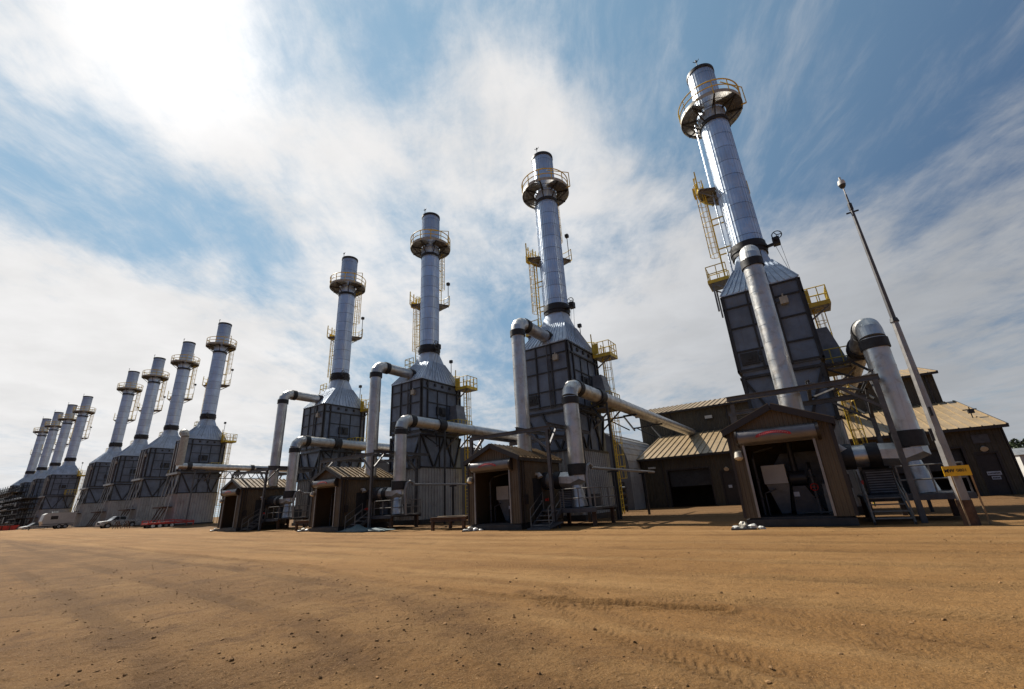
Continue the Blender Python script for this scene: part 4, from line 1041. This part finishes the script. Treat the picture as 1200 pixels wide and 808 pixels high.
def build_ground():
    fine = np.linspace(yaw-math.radians(58), yaw+math.radians(58), 1000); rest = np.linspace(yaw+math.radians(58), yaw+2*PI-math.radians(58), 70)[1:-1]
    ang = np.concatenate([fine, rest]); rad = [.4, 1.2, 2.4, 3.4]
    while rad[-1] < 4500:
        r = rad[-1]; rad.append(r*(1.0042 if r < 9 else 1.007 if r < 26 else 1.02 if r < 160 else 1.15))
    rad = np.array(rad); nr, na = len(rad), len(ang)
    A, Rr = np.meshgrid(ang, rad); x = Rr*np.cos(A); y = Rr*np.sin(A)
    z, rough, dark = ground_fields(x.ravel(), y.ravel())
    co = np.stack([x.ravel(), y.ravel(), z], -1)
    i = np.arange(nr-1)[:,None]; j = np.arange(na)[None,:]; j2 = (j+1) % na
    f = np.stack([i*na+j, (i+1)*na+j, (i+1)*na+j2, i*na+j2], -1).reshape(-1, 4)
    c0 = len(co); co = np.vstack([co, [[0,0,0]]])
    me = bpy.data.meshes.new('ground'); nt = na
    me.vertices.add(len(co)); me.vertices.foreach_set('co', co.astype(np.float32).ravel())
    tri = np.stack([np.full(na, c0), np.arange(na), (np.arange(na)+1) % na], -1)
    me.loops.add(f.size + tri.size); me.loops.foreach_set('vertex_index', np.concatenate([f.ravel(), tri.ravel()]).astype(np.int32))
    me.polygons.add(len(f)+len(tri))
    me.polygons.foreach_set('loop_start', np.concatenate([np.arange(len(f))*4, f.size+np.arange(len(tri))*3]).astype(np.int32))
    me.update(calc_edges=True); me.validate()
    for nm, arr in (('churned', rough), ('rut', dark)):
        at_ = me.attributes.new(nm, 'FLOAT', 'POINT'); at_.data.foreach_set('value', np.append(arr, 0).astype(np.float32))
    me.polygons.foreach_set('use_smooth', [True]*len(me.polygons))
    o = bpy.data.objects.new('ground', me); C.objects.link(o); o['kind'] = 'structure'
    m = bpy.data.materials.new('dirt'); m.use_nodes = True; t = NT(m.node_tree); t.n.clear()
    out = t.new('ShaderNodeOutputMaterial'); b = t.new('ShaderNodeBsdfPrincipled'); t.l.new(b.outputs[0], out.inputs[0])
    tc = t.new('ShaderNodeTexCoord').outputs['Object']
    lane = t.vmath('MULTIPLY', tc, (.18, 1.5, 1))
    at1 = t.new('ShaderNodeAttribute', attribute_name='churned').outputs['Fac']; at2 = t.new('ShaderNodeAttribute', attribute_name='rut').outputs['Fac']
    c = t.mix(t.ramp(t.noise(tc, .16, 5, .6), .35, .65), (0.187,0.095,0.031), (0.238,0.127,0.045))
    c = t.mix(t.ramp(t.noise(lane, .55, 6, .62), .42, .66), c, (0.263,0.150,0.058))
    c = t.mix(t.math('MULTIPLY', t.ramp(t.noise(tc, 1.3, 7, .7, .8), .47, .66), t.math('ADD', .30, t.math('MULTIPLY', at1, .65))), c, (0.077,0.035,0.013))
    c = t.mix(t.math('MULTIPLY', at1, .75), c, (0.090,0.046,0.017))
    c = t.mix(t.math('MULTIPLY', t.ramp(t.noise(lane, 3.5, 6, .7), .52, .70), .30), c, (0.080,0.042,0.016))
    c = t.mix(t.math('MULTIPLY', t.ramp(t.noise(tc, 15, 6, .8), .50, .68), .55), c, (.060,.032,.013))
    c = t.mix(t.math('MULTIPLY', t.ramp(t.noise(tc, 55, 4, .85), .50, .64), .60), c, (.050,.027,.011))
    c = t.mix(t.math('MULTIPLY', t.ramp(t.noise(t.vmath('ADD', tc, (7.,3.,1.)), 48, 4, .85), .52, .66), .60), c, (.30,.195,.098))
    # shade on the ground round the machinery, painted into the soil colour
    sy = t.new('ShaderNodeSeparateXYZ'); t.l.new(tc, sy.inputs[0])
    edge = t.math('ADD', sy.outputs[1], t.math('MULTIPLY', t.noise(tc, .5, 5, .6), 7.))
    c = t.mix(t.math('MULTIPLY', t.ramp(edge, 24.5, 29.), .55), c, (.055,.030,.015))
    c = t.mix(at2, c, (0.064,0.033,0.013))
    t.l.new(c, b.inputs['Base Color']); b.inputs['Roughness'].default_value = .95; b.inputs['Specular IOR Level'].default_value = .15
    bp = t.new('ShaderNodeBump'); bp.inputs['Strength'].default_value = .9; bp.inputs['Distance'].default_value = .04
    h = t.math('ADD', t.noise(tc, 34, 6, .72), t.math('MULTIPLY', t.noise(tc, 9, 5, .65), 1.3))
    t.l.new(h, bp.inputs['Height']); t.l.new(bp.outputs[0], b.inputs['Normal'])
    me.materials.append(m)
    return o
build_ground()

# pebbles and clods scattered over the dirt: nobody could count them
def pebbles():
    n = 20000
    r = 3.6*np.exp(rng.random(n)*math.log(22/3.6)); a = yaw + (rng.random(n)-.5)*math.radians(112)
    x = r*np.cos(a); y = r*np.sin(a)
    _, rg, dk_ = ground_fields(x, y); keep = (y < 20.2) & (rng.random(n) < .16 + .75*rg + .5*dk_); x, y = x[keep], y[keep]
    z = ground_z(x, y); s = .0031*np.exp(rng.normal(0, .75, len(x)))*(1+.06*np.hypot(x, y)); s = np.clip(s, .002, .024)
    g = (1+5**.5)/2
    ico = np.array([(-1,g,0),(1,g,0),(-1,-g,0),(1,-g,0),(0,-1,g),(0,1,g),(0,-1,-g),(0,1,-g),(g,0,-1),(g,0,1),(-g,0,-1),(-g,0,1)])/math.hypot(1,g)
    fc = np.array([(0,11,5),(0,5,1),(0,1,7),(0,7,10),(0,10,11),(1,5,9),(5,11,4),(11,10,2),(10,7,6),(7,1,8),(3,9,4),(3,4,2),(3,2,6),(3,6,8),(3,8,9),(4,9,5),(2,4,11),(6,2,10),(8,6,7),(9,8,1)])
    m = len(x)
    jit = ico[None]*(1+rng.normal(0,.18,(m,12,1)))*rng.uniform(.6,1.3,(m,1,3))
    co = jit*s[:,None,None]; co[:,:,2] *= .7
    co += np.stack([x, y, z + s*.25], -1)[:,None,:]
    f = fc[None] + (np.arange(m)*12)[:,None,None]
    me = bpy.data.meshes.new('pebbles'); me.from_pydata(co.reshape(-1,3).tolist(), [], f.reshape(-1,3).tolist()); me.update(); me.materials.append(M['stone'])
    o = bpy.data.objects.new('pebbles', me); C.objects.link(o); o['kind'] = 'stuff'
pebbles()

# ------------------------------------------------------------------ camera
r_, u_, f_ = Vector((.82384664,.56429242,-.05339273)), Vector((.23344066,-.25195248,.93916208)), Vector((-.51650961,.78618956,.339299))
cd = bpy.data.cameras.new('camera'); cam = bpy.data.objects.new('camera', cd); C.objects.link(cam)
cam.matrix_world = Matrix(((r_.x,u_.x,-f_.x,0),(r_.y,u_.y,-f_.y,0),(r_.z,u_.z,-f_.z,1.5),(0,0,0,1)))
cd.sensor_width = 36; cd.lens = 505/1200*36; cd.clip_start = .05; cd.clip_end = 9000
scene.camera = cam
def pdir(px, py):
    d = f_ + r_*((px-600)/505) + u_*((404-py)/505); return d.normalized()

# ------------------------------------------------------------------ sun and sky
sd = pdir(205, 30); el = math.asin(sd.z); az = math.atan2(sd.x, sd.y)
sl = bpy.data.lights.new('sun', 'SUN'); sl.energy = 5.0; sl.angle = math.radians(.6); sl.color = (1.0,.93,.82)
so = bpy.data.objects.new('sun', sl); C.objects.link(so); so.rotation_euler = sd.to_track_quat('Z', 'Y').to_euler(); so.location = (0,0,60)

w = bpy.data.worlds.new('World'); scene.world = w; w.use_nodes = True
t = NT(w.node_tree); t.n.clear()
out = t.new('ShaderNodeOutputWorld'); bg = t.new('ShaderNodeBackground'); t.l.new(bg.outputs[0], out.inputs[0]); bg.inputs['Strength'].default_value = .062
sky = t.new('ShaderNodeTexSky'); sky.sky_type = 'NISHITA'; sky.sun_disc = False; sky.sun_elevation = el; sky.sun_rotation = az
sky.air_density = 1.0; sky.dust_density = .6; sky.ozone_density = 2.0
D = t.vmath('NORMALIZE', t.new('ShaderNodeTexCoord').outputs['Generated'])
sep = t.new('ShaderNodeSeparateXYZ'); t.l.new(D, sep.inputs[0]); dz = t.math('MAXIMUM', sep.outputs[2], 0.)
den = t.math('ADD', dz, .13)
comb = t.new('ShaderNodeCombineXYZ'); t.l.new(t.math('DIVIDE', sep.outputs[0], den), comb.inputs[0]); t.l.new(t.math('DIVIDE', sep.outputs[1], den), comb.inputs[1])
P = comb.outputs[0]
def stretch(v, d, sx, sy):
    """cloud coordinates: slow along direction d, fast across it"""
    d = Vector(d).normalized(); q = t.new('ShaderNodeCombineXYZ')
    t.l.new(t.math('MULTIPLY', t.vmath('DOT_PRODUCT', v, (d.x,d.y,0)), sx), q.inputs[0]); t.l.new(t.math('MULTIPLY', t.vmath('DOT_PRODUCT', v, (-d.y,d.x,0)), sy), q.inputs[1])
    return q.outputs[0]
def blob(px, py, deg, amp):
    d = pdir(px, py); c = t.vmath('DOT_PRODUCT', D, tuple(d))
    return t.math('MULTIPLY', t.ramp(c, math.cos(math.radians(deg)), 1.0), amp)
def total(items):
    s = items[0]
    for i in items[1:]: s = t.math('ADD', s, i)
    return s
# wispy cirrus, stretched, over broad veils and small puffs
wd = (-.50,.86,0)
warp = t.vmath('ADD', P, t.vmath('SCALE', t.vmath('SUBTRACT', t.noise(P, 1.1, 3, .5, 0, 'Color'), (.5,.5,.5))))
warp.node.inputs[1].links[0].from_node.inputs['Scale'].default_value = .24
wisp = t.noise(stretch(warp, wd, .8, 1.35), 1.7, 11, .60, .15)
fine = t.noise(stretch(warp, (-.62,.78,0), 1.0, 2.6), 4.2, 10, .66, .25)
puff = t.noise(warp, 3.6, 12, .64, .1)
broad = t.noise(P, .75, 3, .5, .3)
grain = t.noise(warp, 8.5, 9, .68, .2)
base = total([t.math('MULTIPLY', t.math('SUBTRACT', n_, .5), k_) for n_, k_ in ((wisp,1.05),(fine,.65),(puff,1.05),(grain,.50),(broad,.5))])
lay = total([
    blob(200,40,24,.13), blob(60,40,20,.08), blob(170,140,12,.14), blob(310,190,10,.18), blob(560,150,13,.34), blob(640,110,8,.16), blob(500,330,16,.22), blob(80,430,22,.40), blob(280,430,16,.32), blob(15,350,12,.14), blob(420,240,10,.20), blob(380,330,8,.12),
    blob(740,340,16,.28), blob(860,400,22,.26), blob(1050,330,24,.30), blob(1100,440,22,.28), blob(700,190,10,.14), blob(960,300,10,.06), blob(1150,250,14,.04), blob(150,90,12,.12),
    blob(50,185,11,-.32), blob(150,240,11,-.36), blob(250,300,10,-.34), blob(340,310,8,-.22), blob(480,230,7,-.16), blob(460,290,8,-.14), blob(20,260,8,-.10), blob(430,50,9,-.26), blob(470,110,8,-.20), blob(600,345,9,-.16), blob(740,310,7,-.20), blob(560,290,8,-.12), blob(430,420,8,-.22), blob(585,400,8,-.24), blob(320,390,6,-.1), blob(700,60,9,-.12),
    blob(940,60,24,-.32), blob(1110,110,28,-.34), blob(760,50,12,-.24), blob(980,190,14,-.16), blob(1150,400,6,-.22), blob(650,30,8,-.14), blob(1190,520,9,-.1)])
cov0 = t.ramp(t.math('ADD', t.math('ADD', base, .46), lay), .05, .95, 0.04, .96)
thin = t.math('MULTIPLY', t.ramp(t.noise(stretch(warp, (-.40,.92,0), .7, 2.0), 2.6, 11, .66, .3), .44, .76), .40)
cov = t.math('SUBTRACT', 1., t.math('MULTIPLY', t.math('SUBTRACT', 1., cov0), t.math('SUBTRACT', 1., thin)))
gl = t.vmath('DOT_PRODUCT', D, tuple(sd))
near = t.ramp(gl, math.cos(math.radians(80)), math.cos(math.radians(38)), 0., 1., 'LINEAR')
core = t.math('POWER', t.ramp(gl, math.cos(math.radians(30)), 1.0, 0., 1., 'LINEAR'), 3.)
disc = t.math('POWER', t.ramp(gl, math.cos(math.radians(17)), 1.0, 0., 1., 'LINEAR'), 5.)
lum = total([t.math('MULTIPLY', near, 4.3), t.math('MULTIPLY', core, .35), t.math('MULTIPLY', disc, 4.), 4.4])
shade = t.ramp(t.noise(warp, 2.2, 8, .6), .3, .7, .92, 1.05)       # thick and thin places in the veil
cl = t.new('ShaderNodeVectorMath', operation='SCALE'); t.l.new(t.mix(near, (.93,.97,1.03), (1.0,.985,.975)), cl.inputs[0]); t.l.new(t.math('MULTIPLY', lum, shade), cl.inputs['Scale'])
# blue part of the sky grows deeper away from the sun
nis = t.vmath('MINIMUM', sky.outputs[0], (4.,5.,7.))
far_c, near_c, hor_c = (.17,.60,1.72), (2.5,4.6,6.4), (3.8,5.3,6.3)
grad = t.mix(t.ramp(gl, math.cos(math.radians(88)), math.cos(math.radians(22)), 0., 1., 'LINEAR'), far_c, near_c)
grad = t.mix(t.math('MULTIPLY', t.math('POWER', t.ramp(dz, 0., .45, 1., 0., 'LINEAR'), 1.6), .85), grad, hor_c)
skyc = t.mix(.25, grad, nis)
# the far half of the sky, away from the sun, is clear and deep
away = t.ramp(t.vmath('DOT_PRODUCT', D, (-.42,.91,0)), -.55, .12, .14, 1.)
skyc = t.mix(away, (.55,1.10,2.3), skyc); cov = t.math('MULTIPLY', cov, away)
res = t.mix(cov, skyc, cl.outputs[0])
glow = t.new('ShaderNodeVectorMath', operation='SCALE'); glow.inputs[0].default_value = (1.0,.98,.95); t.l.new(t.math('MULTIPLY', core, .3), glow.inputs['Scale'])
res2 = t.vmath('ADD', res, glow.outputs[0])
t.l.new(res2, bg.inputs['Color'])

# ------------------------------------------------------------------ view
vs_ = scene.view_settings
scene.display_settings.display_device = 'sRGB'; vs_.view_transform = 'Standard'; vs_.look = 'None'; vs_.exposure = .7; vs_.gamma = 1; vs_.use_curve_mapping = False
scene.render.engine = 'CYCLES'; scene.cycles.max_bounces = 6; scene.cycles.diffuse_bounces = 3; scene.cycles.glossy_bounces = 3
